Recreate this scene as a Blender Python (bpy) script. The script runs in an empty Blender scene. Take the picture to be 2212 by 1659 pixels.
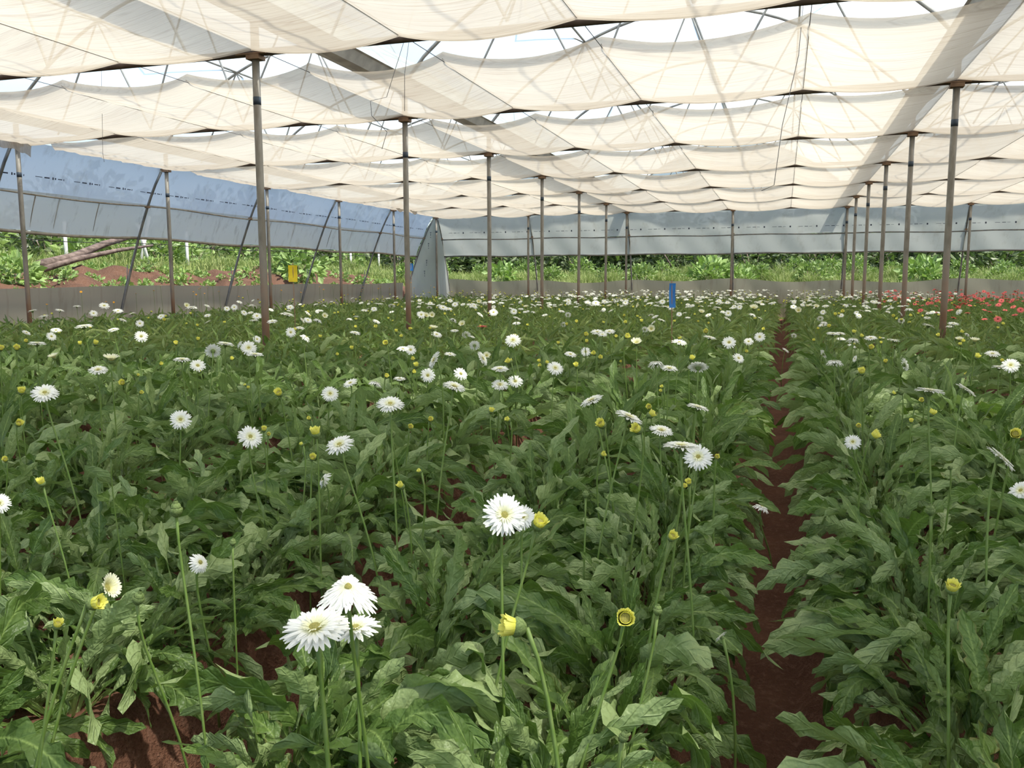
import bpy, math, random
import numpy as np
from mathutils import Vector, Matrix

# ------------------------------------------------------------------ camera, light, exposure
SC = bpy.context.scene
COL = SC.collection
R = random.Random(7)
NR = np.random.RandomState(11)
CZ = 1.6
F, PITCH, YAW, ROLL = 1843.8, .12203, .3061, -.00245

cam_d = bpy.data.cameras.new('camera')
cam = bpy.data.objects.new('camera', cam_d)
COL.objects.link(cam)
cam_d.sensor_width = 36.0
cam_d.lens = 36.0 * F / 2212
cam_d.clip_start = .05
cam_d.clip_end = 400
cam.matrix_world = (Matrix.Translation((0, 0, CZ)) @ Matrix.Rotation(YAW, 4, 'Z')
                    @ Matrix.Rotation(math.pi / 2 - PITCH, 4, 'X') @ Matrix.Rotation(ROLL, 4, 'Z'))
SC.camera = cam
SC.view_settings.view_transform = 'Standard'
SC.view_settings.look = 'None'
SC.view_settings.gamma = 1
SC.view_settings.use_curve_mapping = False
SC.view_settings.exposure = 0.50
SC.cycles.max_bounces = 10
SC.cycles.diffuse_bounces = 5
SC.cycles.transmission_bounces = 6
SC.cycles.transparent_max_bounces = 12
SC.cycles.use_denoising = True
SC.cycles.sample_clamp_indirect = 6

w = bpy.data.worlds.new('world')
SC.world = w
w.use_nodes = True
nt = w.node_tree
bg = nt.nodes['Background']
sky = nt.nodes.new('ShaderNodeTexSky')
sky.sky_type = 'NISHITA'
sky.sun_disc = False
sky.sun_elevation = math.radians(62)
sky.sun_rotation = math.radians(100)
sky.dust_density = 2.5
nt.links.new(sky.outputs['Color'], bg.inputs['Color'])
bg.inputs['Strength'].default_value = .23

sun_d = bpy.data.lights.new('sun', 'SUN')
sun_d.energy = 5.2
sun_d.color = (1.0, .955, .87)
sun_d.angle = math.radians(1.6)
sun = bpy.data.objects.new('sun', sun_d)
COL.objects.link(sun)
sun.rotation_euler = Vector((.42, -.10, .90)).to_track_quat('Z', 'Y').to_euler()


# ------------------------------------------------------------------ pixel <-> world helpers (the lattice below was surveyed with them)
def ray(px, py):
    a, b = px - 1106, py - 829.5
    c, s = math.cos(ROLL), math.sin(ROLL)
    x = (c * a + s * b) / F
    y = -(-s * a + c * b) / F
    d = math.cos(PITCH) + y * math.sin(PITCH)
    z = -math.sin(PITCH) + y * math.cos(PITCH)
    return np.array([x * math.cos(YAW) - d * math.sin(YAW), x * math.sin(YAW) + d * math.cos(YAW), z])


def proj(P):
    X, Y, Z = P[0], P[1], P[2] - CZ
    x = X * math.cos(YAW) + Y * math.sin(YAW)
    y = -X * math.sin(YAW) + Y * math.cos(YAW)
    d = y * math.cos(PITCH) - Z * math.sin(PITCH)
    u = Z * math.cos(PITCH) + y * math.sin(PITCH)
    if d < .05:
        return -9999, -9999, d
    a, b = F * x / d, -F * u / d
    c, s = math.cos(ROLL), math.sin(ROLL)
    return 1106 + c * a - s * b, 829.5 + s * a + c * b, d


def at_depth(px, py, D):
    return ray(px, py) * D + np.array([0, 0, CZ])


def at_z(px, py, z):
    r = ray(px, py)
    return r * ((z - CZ) / r[2]) + np.array([0, 0, CZ])


def at_x(px, py, x):
    r = ray(px, py)
    return r * (x / r[0]) + np.array([0, 0, CZ])


# ------------------------------------------------------------------ object helpers
def mesh_np(name, V, Q, mat=None, smooth=True, mi=None, attrs=None):
    V = np.asarray(V, dtype=np.float32).reshape(-1, 3)
    me = bpy.data.meshes.new(name)
    if isinstance(Q, np.ndarray):
        n, k = Q.shape
        me.vertices.add(len(V))
        me.vertices.foreach_set('co', V.ravel())
        me.loops.add(n * k)
        me.loops.foreach_set('vertex_index', Q.astype(np.int32).ravel())
        me.polygons.add(n)
        me.polygons.foreach_set('loop_start', np.arange(0, n * k, k, dtype=np.int32))
        me.polygons.foreach_set('loop_total', np.full(n, k, dtype=np.int32))
        me.update(calc_edges=True)
    else:
        me.from_pydata([tuple(map(float, v)) for v in V], [], [tuple(map(int, q)) for q in Q])
        me.update()
    me.polygons.foreach_set('use_smooth', np.full(len(me.polygons), bool(smooth)))
    for m in (mat if isinstance(mat, (list, tuple)) else [mat]):
        if m is not None:
            me.materials.append(m)
    if mi is not None:
        me.polygons.foreach_set('material_index', np.asarray(mi, dtype=np.int32))
    for an, av in (attrs or {}).items():
        a = me.attributes.new(an, 'FLOAT_VECTOR', 'POINT')
        a.data.foreach_set('vector', np.asarray(av, dtype=np.float32).ravel())
    return me


def link(name, me, parent=None, loc=None):
    o = bpy.data.objects.new(name, me)
    COL.objects.link(o)
    if parent is not None:
        o.parent = parent
    if loc is not None:
        o.location = loc
    return o


def tag(o, label=None, cat=None, group=None, kind=None):
    if label:
        o['label'] = label
    if cat:
        o['category'] = cat
    if group:
        o['group'] = group
    if kind:
        o['kind'] = kind
    return o


def empty(name, loc=(0, 0, 0)):
    o = bpy.data.objects.new(name, None)
    o.empty_display_size = .1
    COL.objects.link(o)
    o.location = loc
    return o


class MB:
    """collects vertices and faces of one mesh"""
    def __init__(s):
        s.V, s.Q, s.M, s.A = [], [], [], []

    def add(s, V, Q, m=0, A=None):
        o = len(s.V)
        s.V.extend([tuple(v) for v in V])
        s.Q.extend([tuple(i + o for i in q) for q in Q])
        s.M.extend([m] * len(Q))
        if A is None:
            A = [(0, 0, 0)] * len(V)
        s.A.extend([tuple(a) for a in A])
        return s

    def tube(s, pts, r, n=8, m=0, caps=True, A=None):
        pts = [Vector(p) for p in pts]
        rr = r if isinstance(r, (list, tuple)) else [r] * len(pts)
        V, Q = [], []
        t0 = (pts[1] - pts[0]).normalized()
        up = Vector((0, 0, 1)) if abs(t0.z) < .9 else Vector((1, 0, 0))
        u = t0.cross(up).normalized()
        for i, p in enumerate(pts):
            t = (pts[min(i + 1, len(pts) - 1)] - pts[max(i - 1, 0)]).normalized()
            u = (u - t * u.dot(t)).normalized()
            v = t.cross(u)
            for k in range(n):
                a = 2 * math.pi * k / n
                V.append(p + (u * math.cos(a) + v * math.sin(a)) * rr[i])
        for i in range(len(pts) - 1):
            for k in range(n):
                k2 = (k + 1) % n
                Q.append((i * n + k, i * n + k2, (i + 1) * n + k2, (i + 1) * n + k))
        if caps:
            Q.append(tuple(range(n))[::-1])
            Q.append(tuple(range((len(pts) - 1) * n, len(pts) * n)))
        return s.add(V, Q, m, None if A is None else [A] * len(V))

    def box(s, c, d, m=0, rot=None, bev=0):
        hx, hy, hz = d[0] / 2, d[1] / 2, d[2] / 2
        V = [Vector((x, y, z)) for x in (-hx, hx) for y in (-hy, hy) for z in (-hz, hz)]
        if rot is not None:
            V = [rot @ v for v in V]
        V = [v + Vector(c) for v in V]
        Q = [(0, 1, 3, 2), (4, 6, 7, 5), (0, 4, 5, 1), (2, 3, 7, 6), (0, 2, 6, 4), (1, 5, 7, 3)]
        return s.add(V, Q, m)

    def grid(s, P, m=0, closed=False, A=None, flip=False):
        """P: rows x cols of points"""
        nr, nc = len(P), len(P[0])
        V = [p for row in P for p in row]
        Q = []
        for i in range(nr - 1):
            for j in range(nc - 1 if not closed else nc):
                j2 = (j + 1) % nc
                q = (i * nc + j, i * nc + j2, (i + 1) * nc + j2, (i + 1) * nc + j)
                Q.append(q[::-1] if flip else q)
        return s.add(V, Q, m, A)

    def mesh(s, name, mat, smooth=True, attr=None):
        return mesh_np(name, s.V, s.Q, mat, smooth, s.M, {attr: s.A} if attr else None)

    def build(s, name, mat, parent=None, smooth=True, attr=None):
        return link(name, s.mesh(name, mat, smooth, attr), parent)


# ------------------------------------------------------------------ materials
def new_mat(name):
    m = bpy.data.materials.new(name)
    m.use_nodes = True
    n = m.node_tree
    for x in list(n.nodes):
        n.nodes.remove(x)
    out = n.nodes.new('ShaderNodeOutputMaterial')
    return m, n, out


def nd(n, t, **kw):
    x = n.nodes.new(t)
    for k, v in kw.items():
        if k in ('operation', 'blend_type', 'data_type', 'attribute_name', 'wave_type', 'bands_direction', 'noise_dimensions', 'feature', 'interpolation_type'):
            setattr(x, k, v)
    return x


def math_n(n, op, a, b=None, clamp=False):
    x = n.nodes.new('ShaderNodeMath')
    x.operation = op
    x.use_clamp = clamp
    for i, v in enumerate((a, b)):
        if v is None:
            continue
        if isinstance(v, (int, float)):
            x.inputs[i].default_value = v
        else:
            n.links.new(v, x.inputs[i])
    return x.outputs[0]


def mix_c(n, f, a, b, blend='MIX'):
    x = n.nodes.new('ShaderNodeMix')
    x.data_type = 'RGBA'
    x.blend_type = blend
    for i, v in ((0, f), (6, a), (7, b)):
        if isinstance(v, (int, float)):
            x.inputs[i].default_value = v
        elif isinstance(v, tuple):
            x.inputs[i].default_value = (*v[:3], 1)
        else:
            n.links.new(v, x.inputs[i])
    return x.outputs[2]


def noise(n, scale, detail=3, vec=None, mapping=None, rough=.5):
    x = n.nodes.new('ShaderNodeTexNoise')
    x.inputs['Scale'].default_value = scale
    x.inputs['Detail'].default_value = detail
    x.inputs['Roughness'].default_value = rough
    if vec is None:
        vec = n.nodes.new('ShaderNodeTexCoord').outputs['Object']
    if mapping:
        mp = n.nodes.new('ShaderNodeMapping')
        mp.inputs['Scale'].default_value = mapping
        n.links.new(vec, mp.inputs['Vector'])
        vec = mp.outputs[0]
    n.links.new(vec, x.inputs['Vector'])
    return x.outputs['Fac']


def ramp(n, fac, stops):
    x = n.nodes.new('ShaderNodeValToRGB')
    e = x.color_ramp.elements
    while len(e) < len(stops):
        e.new(.5)
    for i, (p, c) in enumerate(stops):
        e[i].position = p
        e[i].color = (*c, 1) if len(c) == 3 else c
    n.links.new(fac, x.inputs[0])
    return x.outputs[0]


def bump(n, h, strength=.3, dist=.01):
    x = n.nodes.new('ShaderNodeBump')
    x.inputs['Strength'].default_value = strength
    x.inputs['Distance'].default_value = dist
    n.links.new(h, x.inputs['Height'])
    return x.outputs[0]


def principled(n, color, rough=.6, metal=0, spec=.4, normal=None):
    p = n.nodes.new('ShaderNodeBsdfPrincipled')
    if isinstance(color, tuple):
        p.inputs['Base Color'].default_value = (*color[:3], 1)
    else:
        n.links.new(color, p.inputs['Base Color'])
    if isinstance(rough, (int, float)):
        p.inputs['Roughness'].default_value = rough
    else:
        n.links.new(rough, p.inputs['Roughness'])
    p.inputs['Metallic'].default_value = metal
    p.inputs['Specular IOR Level'].default_value = spec
    if normal is not None:
        n.links.new(normal, p.inputs['Normal'])
    return p


def mix_s(n, f, a, b):
    x = n.nodes.new('ShaderNodeMixShader')
    if isinstance(f, (int, float)):
        x.inputs[0].default_value = f
    else:
        n.links.new(f, x.inputs[0])
    n.links.new(a, x.inputs[1])
    n.links.new(b, x.inputs[2])
    return x.outputs[0]


def simple(name, color, rough=.6, metal=0, spec=.4, var=None, vs=8, bumps=0, vmap=None):
    m, n, out = new_mat(name)
    c = color
    nz = None
    if var:
        nz = noise(n, vs, 4, mapping=vmap)
        c = mix_c(n, ramp(n, nz, [(.35, (0, 0, 0)), (.65, (1, 1, 1))]), color, var)
    nor = bump(n, noise(n, vs * 4, 3), bumps, .01) if bumps else None
    p = principled(n, c, rough, metal, spec, nor)
    n.links.new(p.outputs[0], out.inputs[0])
    return m


def film(name, diff, trans, tcol, k_tr, k_cl, clear=(1, 1, 1), dirt=None):
    """thin sheet: diffuse + translucent + clear part"""
    m, n, out = new_mat(name)
    c1, c2 = diff, tcol
    if dirt is not None:
        c1 = mix_c(n, dirt(n), diff, (.16, .12, .08))
        c2 = mix_c(n, dirt(n), tcol, (.22, .15, .09))
    d = n.nodes.new('ShaderNodeBsdfDiffuse')
    t = n.nodes.new('ShaderNodeBsdfTranslucent')
    tr = n.nodes.new('ShaderNodeBsdfTransparent')
    for x, c in ((d, c1), (t, c2), (tr, clear)):
        if isinstance(c, tuple):
            x.inputs['Color'].default_value = (*c, 1)
        else:
            n.links.new(c, x.inputs['Color'])
    s = mix_s(n, k_tr, d.outputs[0], t.outputs[0])
    s = mix_s(n, k_cl, s, tr.outputs[0])
    n.links.new(s, out.inputs[0])
    return m


def make_leaf_mat(name, dark, mid, under, use_obj=True):
    m, n, out = new_mat(name)
    at = n.nodes.new('ShaderNodeAttribute')
    at.attribute_name = 'lv'
    sp = n.nodes.new('ShaderNodeSeparateXYZ')
    n.links.new(at.outputs['Vector'], sp.inputs[0])
    u, t, rnd = sp.outputs
    if use_obj:
        oi = n.nodes.new('ShaderNodeObjectInfo')
        rnd = oi.outputs['Random']
    au = math_n(n, 'ABSOLUTE', u)
    big = noise(n, 14, 4)
    top = mix_c(n, rnd, dark, mid)
    top = mix_c(n, math_n(n, 'MULTIPLY', big, .75), top, (mid[0] * 1.5, mid[1] * 1.3, mid[2] * 1.3))
    # side veins and mid rib
    vn = math_n(n, 'SINE', math_n(n, 'SUBTRACT', math_n(n, 'MULTIPLY', t, 70), math_n(n, 'MULTIPLY', au, 9)))
    vn2 = math_n(n, 'POWER', math_n(n, 'MAXIMUM', vn, 0), 6)
    top = mix_c(n, math_n(n, 'MULTIPLY', vn2, .12), top, (.20, .31, .10))
    rib = math_n(n, 'SUBTRACT', 1, math_n(n, 'MULTIPLY', au, 9), clamp=True)
    petiole = math_n(n, 'MULTIPLY', math_n(n, 'SUBTRACT', .26, t), 12, clamp=True)
    ribm = math_n(n, 'MAXIMUM', math_n(n, 'MULTIPLY', rib, .7), petiole)
    top = mix_c(n, ribm, top, (.27, .38, .11))
    und = mix_c(n, math_n(n, 'MULTIPLY', ribm, .8), under, (.40, .50, .22))
    # brown worn margins on some leaves
    edge = math_n(n, 'MULTIPLY', math_n(n, 'MULTIPLY', math_n(n, 'SUBTRACT', au, .72), 4, clamp=True),
                  math_n(n, 'MULTIPLY', math_n(n, 'SUBTRACT', rnd, .9), 10, clamp=True))
    top = mix_c(n, math_n(n, 'MULTIPLY', edge, .5), top, (.24, .15, .06))
    geo = n.nodes.new('ShaderNodeNewGeometry')
    col = mix_c(n, geo.outputs['Backfacing'], top, und)
    h = math_n(n, 'ADD', math_n(n, 'MULTIPLY', noise(n, 55, 2), 1.0), math_n(n, 'MULTIPLY', vn2, -.22))
    nor = bump(n, h, .8, .010)
    p = principled(n, col, .42, 0, .34, nor)
    tl = n.nodes.new('ShaderNodeBsdfTranslucent')
    n.links.new(mix_c(n, .5, col, (.20, .40, .04)), tl.inputs['Color'])
    n.links.new(mix_s(n, .22, p.outputs[0], tl.outputs[0]), out.inputs[0])
    return m


M = {}
M['leaf'] = make_leaf_mat('gerbera_leaf', (.024, .062, .013), (.096, .170, .038), (.245, .325, .13))
M['leaf_mass'] = make_leaf_mat('gerbera_leaf_mass', (.024, .062, .012), (.108, .180, .038), (.28, .345, .12), use_obj=False)
M['stem'] = simple('gerbera_stem', (.115, .20, .030), .5, var=(.16, .23, .06), vs=30)
M['calyx'] = simple('gerbera_calyx', (.10, .16, .035), .55, var=(.20, .27, .09), vs=260, bumps=.4)


def petal_mat(name, tip, base, tl=.3):
    m, n, out = new_mat(name)
    at = n.nodes.new('ShaderNodeAttribute')
    at.attribute_name = 'lv'
    sp = n.nodes.new('ShaderNodeSeparateXYZ')
    n.links.new(at.outputs['Vector'], sp.inputs[0])
    col = mix_c(n, sp.outputs[1], base, tip)
    line = math_n(n, 'SINE', math_n(n, 'MULTIPLY', sp.outputs[0], 16))
    p = principled(n, col, .55, 0, .3, bump(n, line, .25, .001))
    t = n.nodes.new('ShaderNodeBsdfTranslucent')
    n.links.new(col, t.inputs['Color'])
    n.links.new(mix_s(n, tl, p.outputs[0], t.outputs[0]), out.inputs[0])
    return m


M['petal'] = petal_mat('white_petals', (.93, .94, .90), (.86, .86, .42))
M['petal_half'] = petal_mat('cream_petals', (.90, .90, .70), (.72, .68, .12))
M['petal_yellow'] = petal_mat('yellow_petals', (.90, .88, .22), (.74, .72, .06))
M['petal_pink'] = petal_mat('pink_petals', (.86, .20, .19), (.70, .13, .10))
M['petal_orange'] = petal_mat('orange_petals', (.90, .45, .03), (.80, .35, .02))
M['disc'] = simple('flower_disc', (.74, .66, .20), .8, var=(.52, .50, .13), vs=500, bumps=.8)
M['disc_dark'] = simple('dark_flower_disc', (.12, .03, .02), .8, var=(.25, .08, .05), vs=500, bumps=.8)


def soil_mat(name, a, b, c):
    m, n, out = new_mat(name)
    n1 = noise(n, 2.2, 5)
    n2 = noise(n, 30, 6, rough=.7)
    col = mix_c(n, ramp(n, n1, [(.35, (0, 0, 0)), (.65, (1, 1, 1))]), a, b)
    col = mix_c(n, ramp(n, n2, [(.50, (0, 0, 0)), (.78, (1, 1, 1))]), col, c)
    p = principled(n, col, .95, 0, .1, bump(n, math_n(n, 'ADD', n2, noise(n, 120, 3)), .8, .02))
    n.links.new(p.outputs[0], out.inputs[0])
    return m


M['soil'] = soil_mat('red_soil', (.205, .098, .062), (.135, .064, .042), (.30, .165, .115))
M['bank'] = soil_mat('red_bank_soil', (.150, .080, .052), (.095, .052, .034), (.24, .175, .13))


def grass_ground():
    m, n, out = new_mat('weedy_ground')
    col = ramp(n, noise(n, 1.1, 6, rough=.65), [(.35, (.10, .15, .035)), (.5, (.17, .23, .06)), (.62, (.24, .26, .10)), (.72, (.25, .15, .10))])
    p = principled(n, col, .95, 0, .1, bump(n, noise(n, 14, 6), 1, .08))
    n.links.new(p.outputs[0], out.inputs[0])
    return m


M['ground_out'] = grass_ground()


def steel_mat():
    m, n, out = new_mat('weathered_steel')
    tc = n.nodes.new('ShaderNodeTexCoord').outputs['Object']
    sp = n.nodes.new('ShaderNodeSeparateXYZ')
    n.links.new(tc, sp.inputs[0])
    n1 = noise(n, 9, 5, mapping=(1, 1, .35))
    base = mix_c(n, ramp(n, n1, [(.4, (0, 0, 0)), (.65, (1, 1, 1))]), (.215, .195, .165), (.33, .31, .28))
    # rust grows towards the foot of the pipe
    f = math_n(n, 'ADD', math_n(n, 'MULTIPLY', math_n(n, 'SUBTRACT', 1.9, sp.outputs[2]), .9),
               math_n(n, 'MULTIPLY', math_n(n, 'SUBTRACT', n1, .5), 2.4), clamp=True)
    col = mix_c(n, math_n(n, 'MULTIPLY', f, .85), base, (.25, .125, .065))
    p = principled(n, col, .62, .25, .4, bump(n, noise(n, 60, 3), .2, .003))
    n.links.new(p.outputs[0], out.inputs[0])
    return m


M['steel'] = steel_mat()
M['hoop'] = simple('grey_hoop_pipe', (.17, .18, .19), .5, .4, var=(.28, .27, .25), vs=6)
M['truss'] = simple('roof_steel', (.20, .20, .20), .5, .4, var=(.30, .29, .27), vs=5)
M['gutter'] = simple('gutter_sheet', (.26, .25, .23), .5, .5, var=(.38, .36, .33), vs=4)
M['rust'] = simple('rusty_plate', (.20, .12, .08), .7, .2, var=(.30, .20, .13), vs=12)
M['beam'] = simple('shaded_steel_beam', (.085, .060, .050), .7, .1, var=(.14, .11, .095), vs=6)  # dark brown puts the shadow the steel beams lie in into the colour
M['dark'] = simple('dark_band', (.05, .07, .10), .6)
M['wire'] = simple('thin_wire', (.10, .10, .11), .6, .2)


def dirt_streaks(n):
    tc = n.nodes.new('ShaderNodeTexCoord').outputs['Object']
    a = noise(n, 1.0, 5, vec=tc, mapping=(5.0, 6.0, .5), rough=.65)
    return ramp(n, a, [(.54, (0, 0, 0)), (.80, (.50, .50, .50))])


def dirt_light(n):
    tc = n.nodes.new('ShaderNodeTexCoord').outputs['Object']
    a = noise(n, 1.3, 5, vec=tc, mapping=(2.0, 2.6, .5), rough=.7)
    return ramp(n, a, [(.54, (0, 0, 0)), (.82, (.40, .40, .40))])


M['roof'] = film('roof_film', (.80, .86, .84), None, (.90, .96, .90), .78, .48, (.97, 1, .97))
M['gable'] = film('gable_film', (.60, .66, .68), None, (.62, .70, .74), .55, .10)
M['sheet_up'] = film('blue_grey_film', (.66, .70, .74), None, (.74, .78, .82), .68, .06, dirt=dirt_light)
M['sheet_low'] = film('grey_film', (.70, .70, .65), None, (.72, .71, .64), .62, .04, dirt=dirt_streaks)
M['end_up'] = film('end_film', (.45, .47, .44), None, (.50, .52, .47), .5, .05, dirt=dirt_light)
M['skirt'] = film('skirt_film', (.42, .40, .33), None, (.36, .34, .26), .4, .04, dirt=dirt_streaks)
M['hem'] = simple('dirty_hem', (.26, .22, .17), .8, var=(.38, .35, .30), vs=5)
M['ink'] = simple('printed_ink', (.05, .06, .10), .7)
M['ink_faint'] = simple('faint_printed_ink', (.26, .30, .36), .7)


def cloth_mat():
    m, n, out = new_mat('shade_cloth')
    tc = n.nodes.new('ShaderNodeTexCoord').outputs['Object']
    fine = noise(n, 1, 5, vec=tc, mapping=(.55, 26, 1), rough=.7)
    broad = noise(n, .9, 4, vec=tc, mapping=(.6, 1.4, 1))
    col = mix_c(n, ramp(n, broad, [(.35, (0, 0, 0)), (.7, (1, 1, 1))]), (.565, .485, .395), (.62, .545, .45))
    streak = ramp(n, fine, [(.30, (1, 1, 1)), (.44, (0, 0, 0))])
    col = mix_c(n, math_n(n, 'MULTIPLY', streak, .75), col, (.44, .34, .24))
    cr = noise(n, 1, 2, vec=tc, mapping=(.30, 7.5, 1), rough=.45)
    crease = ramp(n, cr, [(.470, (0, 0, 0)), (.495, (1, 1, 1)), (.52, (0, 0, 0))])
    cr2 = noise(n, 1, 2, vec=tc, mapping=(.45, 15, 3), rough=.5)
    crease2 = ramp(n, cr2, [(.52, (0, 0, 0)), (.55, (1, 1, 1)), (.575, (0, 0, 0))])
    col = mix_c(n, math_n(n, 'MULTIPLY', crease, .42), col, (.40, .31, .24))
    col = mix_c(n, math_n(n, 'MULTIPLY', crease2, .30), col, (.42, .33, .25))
    stain = ramp(n, noise(n, 2.6, 5, vec=tc, mapping=(1, 2.2, 1), rough=.7), [(.66, (0, 0, 0)), (.75, (1, 1, 1))])
    col = mix_c(n, math_n(n, 'MULTIPLY', stain, .28), col, (.46, .40, .32))
    nor = bump(n, fine, .5, .03)
    d = n.nodes.new('ShaderNodeBsdfDiffuse')
    t = n.nodes.new('ShaderNodeBsdfTranslucent')
    tr = n.nodes.new('ShaderNodeBsdfTransparent')
    for x in (d, t):
        n.links.new(col, x.inputs['Color'])
        n.links.new(nor, x.inputs['Normal'])
    s = mix_s(n, .68, d.outputs[0], t.outputs[0])
    s = mix_s(n, .12, s, tr.outputs[0])
    n.links.new(s, out.inputs[0])
    return m


M['cloth'] = cloth_mat()
M['veg'] = make_leaf_mat('weed_leaf', (.09, .16, .035), (.19, .29, .07), (.20, .29, .10), use_obj=False)
M['veg_bright'] = make_leaf_mat('broad_bright_leaf', (.13, .24, .05), (.22, .36, .09), (.24, .36, .12), use_obj=False)
M['veg_dark'] = make_leaf_mat('tree_leaf', (.035, .055, .022), (.075, .11, .045), (.09, .12, .06), use_obj=False)
M['grass'] = make_leaf_mat('grass_blade', (.09, .14, .04), (.24, .29, .09), (.24, .30, .11), use_obj=False)
M['bark'] = simple('bark', (.13, .095, .07), .9, var=(.26, .20, .16), vs=9, bumps=.8)
M['log'] = simple('weathered_log', (.07, .05, .04), .9, var=(.19, .145, .12), vs=5, bumps=.8, vmap=(1, 1, 3))
M['concrete'] = simple('pale_post', (.50, .50, .47), .85, var=(.62, .62, .60), vs=4)
M['yellow'] = simple('yellow_card', (.80, .62, .01), .45, var=(.70, .52, .02), vs=14)
M['blue'] = simple('blue_card', (.015, .13, .42), .45, var=(.02, .18, .52), vs=14)
M['cane'] = simple('brown_cane', (.22, .13, .08), .8)

# ------------------------------------------------------------------ lattice of the greenhouse
BAY = 8.0
GX = [-13.89, -5.89, 2.11, 10.11]          # gutter / post rows
Y0, SP = 8.80, 4.113
PY = [Y0 + SP * k for k in range(-3, 7)]   # truss rows; the last stands at the end wall
YE = PY[-1]
HZ = CZ + 2.63                             # height of the shade cloth and beams
ORD = ['nearest', 'second', 'third', 'fourth', 'fifth', 'sixth', 'seventh', 'eighth', 'ninth', 'tenth', 'eleventh', 'twelfth', 'thirteenth', 'fourteenth',
       'fifteenth', 'sixteenth', 'seventeenth', 'eighteenth', 'nineteenth', 'twentieth']
TENS = {2: 'twenty', 3: 'thirty', 4: 'forty', 5: 'fifty', 6: 'sixty'}


def ordw(i):
    if i < 20:
        return ORD[i]
    n = i + 1
    if n % 10 == 0:
        return TENS[n // 10][:-1] + 'ieth'
    return TENS[n // 10] + '-' + ['', 'first', 'second', 'third', 'fourth', 'fifth', 'sixth', 'seventh', 'eighth', 'ninth'][n % 10]


# ------------------------------------------------------------------ ground
FUR = [0.0]
for k in range(1, 14):
    FUR.append(-1.36 if k == 1 else -2.84 if k == 2 else -2.84 - 1.5 * (k - 2))
FUR = [x for x in FUR if x > -14.6]
FUR = sorted(FUR + [1.5 * k for k in range(1, 10)])
BED_H = .42


def bed_h(y):
    t = np.clip((np.asarray(y, float) - 2.2) / 3.5, 0, 1)
    return BED_H + .02 + .16 * t * t * (3 - 2 * t)


def vnoise(x, y, s=1.0):
    return (np.sin(x * 3.1 * s + 1.3 * np.sin(y * 2.3 * s)) + np.sin(y * 4.3 * s + 1.7 * np.sin(x * 3.7 * s + 2)) + .6 * np.sin((x + y) * 9.1 * s)) / 2.6


def bed_z(x, y):
    x = np.asarray(x, float)
    d = np.min(np.abs(x[..., None] - np.array(FUR)), axis=-1)
    t = np.clip((d - .13) / .22, 0, 1)
    z = bed_h(y) * t * t * (3 - 2 * t)
    z = np.where(x < -14.35, .1, z)
    return z + .022 * vnoise(x, y, 2.0) + .012 * vnoise(x, y, 7.0)


def ground_in():
    ys = np.concatenate([np.arange(-1, 8, .12), np.arange(8, 36.2, .4)])
    xs = np.arange(-15.6, 12.4, .1)
    Xg, Yg = np.meshgrid(xs, ys)
    Z = bed_z(Xg, Yg)
    V = np.stack([Xg, Yg, Z], -1).reshape(-1, 3)
    nc, nr = len(xs), len(ys)
    i = np.arange(nr - 1)[:, None] * nc + np.arange(nc - 1)[None]
    Q = np.stack([i, i + 1, i + nc + 1, i + nc], -1).reshape(-1, 4)
    o = link('ground', mesh_np('ground', V, Q, M['soil']))
    tag(o, 'red-brown earth of raised beds and sunken furrows under the gerberas', 'ground', kind='structure')


ground_in()


def out_z(X, Y):
    """terrain outside: rises beyond the side curtain and beyond the end wall"""
    dl = np.clip(-15.7 - X, 0, 40)
    de = np.clip(Y - 35.6, 0, 60)
    zl = 1.05 + np.clip(dl / 3.2, 0, 1) ** .7 * .75 + np.clip(dl - 3, 0, 40) * .035
    zl = zl + .22 * vnoise(X, Y, .45) * np.clip(dl, 0, 1.5) + .09 * vnoise(X, Y, 1.3)
    ze = 1.20 + np.clip(de / 6, 0, 1) * .35 + de * .012 + .16 * vnoise(X, Y, .3) * np.clip(de / 2, 0, 1)
    wl = np.clip(dl / 2.0, 0, 1)
    we = np.clip(de / 2.0, 0, 1)
    z = np.where(dl > de * .55, zl, ze)
    s = np.clip((dl - .55 * de) / 2 * .5 + .5, 0, 1)
    z = zl * s + ze * (1 - s)
    z = np.where((dl <= 0) & (de <= 0), 0, z)
    return z


def terrain(name, x0, x1, y0, y1, st, mat, label, hide=None):
    xs, ys = np.arange(x0, x1 + st, st), np.arange(y0, y1 + st, st)
    Xg, Yg = np.meshgrid(xs, ys)
    Z = out_z(Xg, Yg)
    V = np.stack([Xg, Yg, Z], -1).reshape(-1, 3)
    nc, nr = len(xs), len(ys)
    i = np.arange(nr - 1)[:, None] * nc + np.arange(nc - 1)[None]
    Q = np.stack([i, i + 1, i + nc + 1, i + nc], -1).reshape(-1, 4)
    return tag(link(name, mesh_np(name, V, Q, mat)), label, 'ground', kind='structure')


terrain('soil_bank_ground', -20.2, -15.65, -4, 36, .2, M['bank'], 'bare red earth bank outside the open side of the greenhouse')
terrain('side_field_ground', -75, -20.0, -10, 110, .8, M['ground_out'], 'weedy ground rising beyond the red earth bank')
terrain('end_field_ground', -20.2, 45, 35.6, 110, .6, M['ground_out'], 'weedy green ground beyond the end wall')


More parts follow.
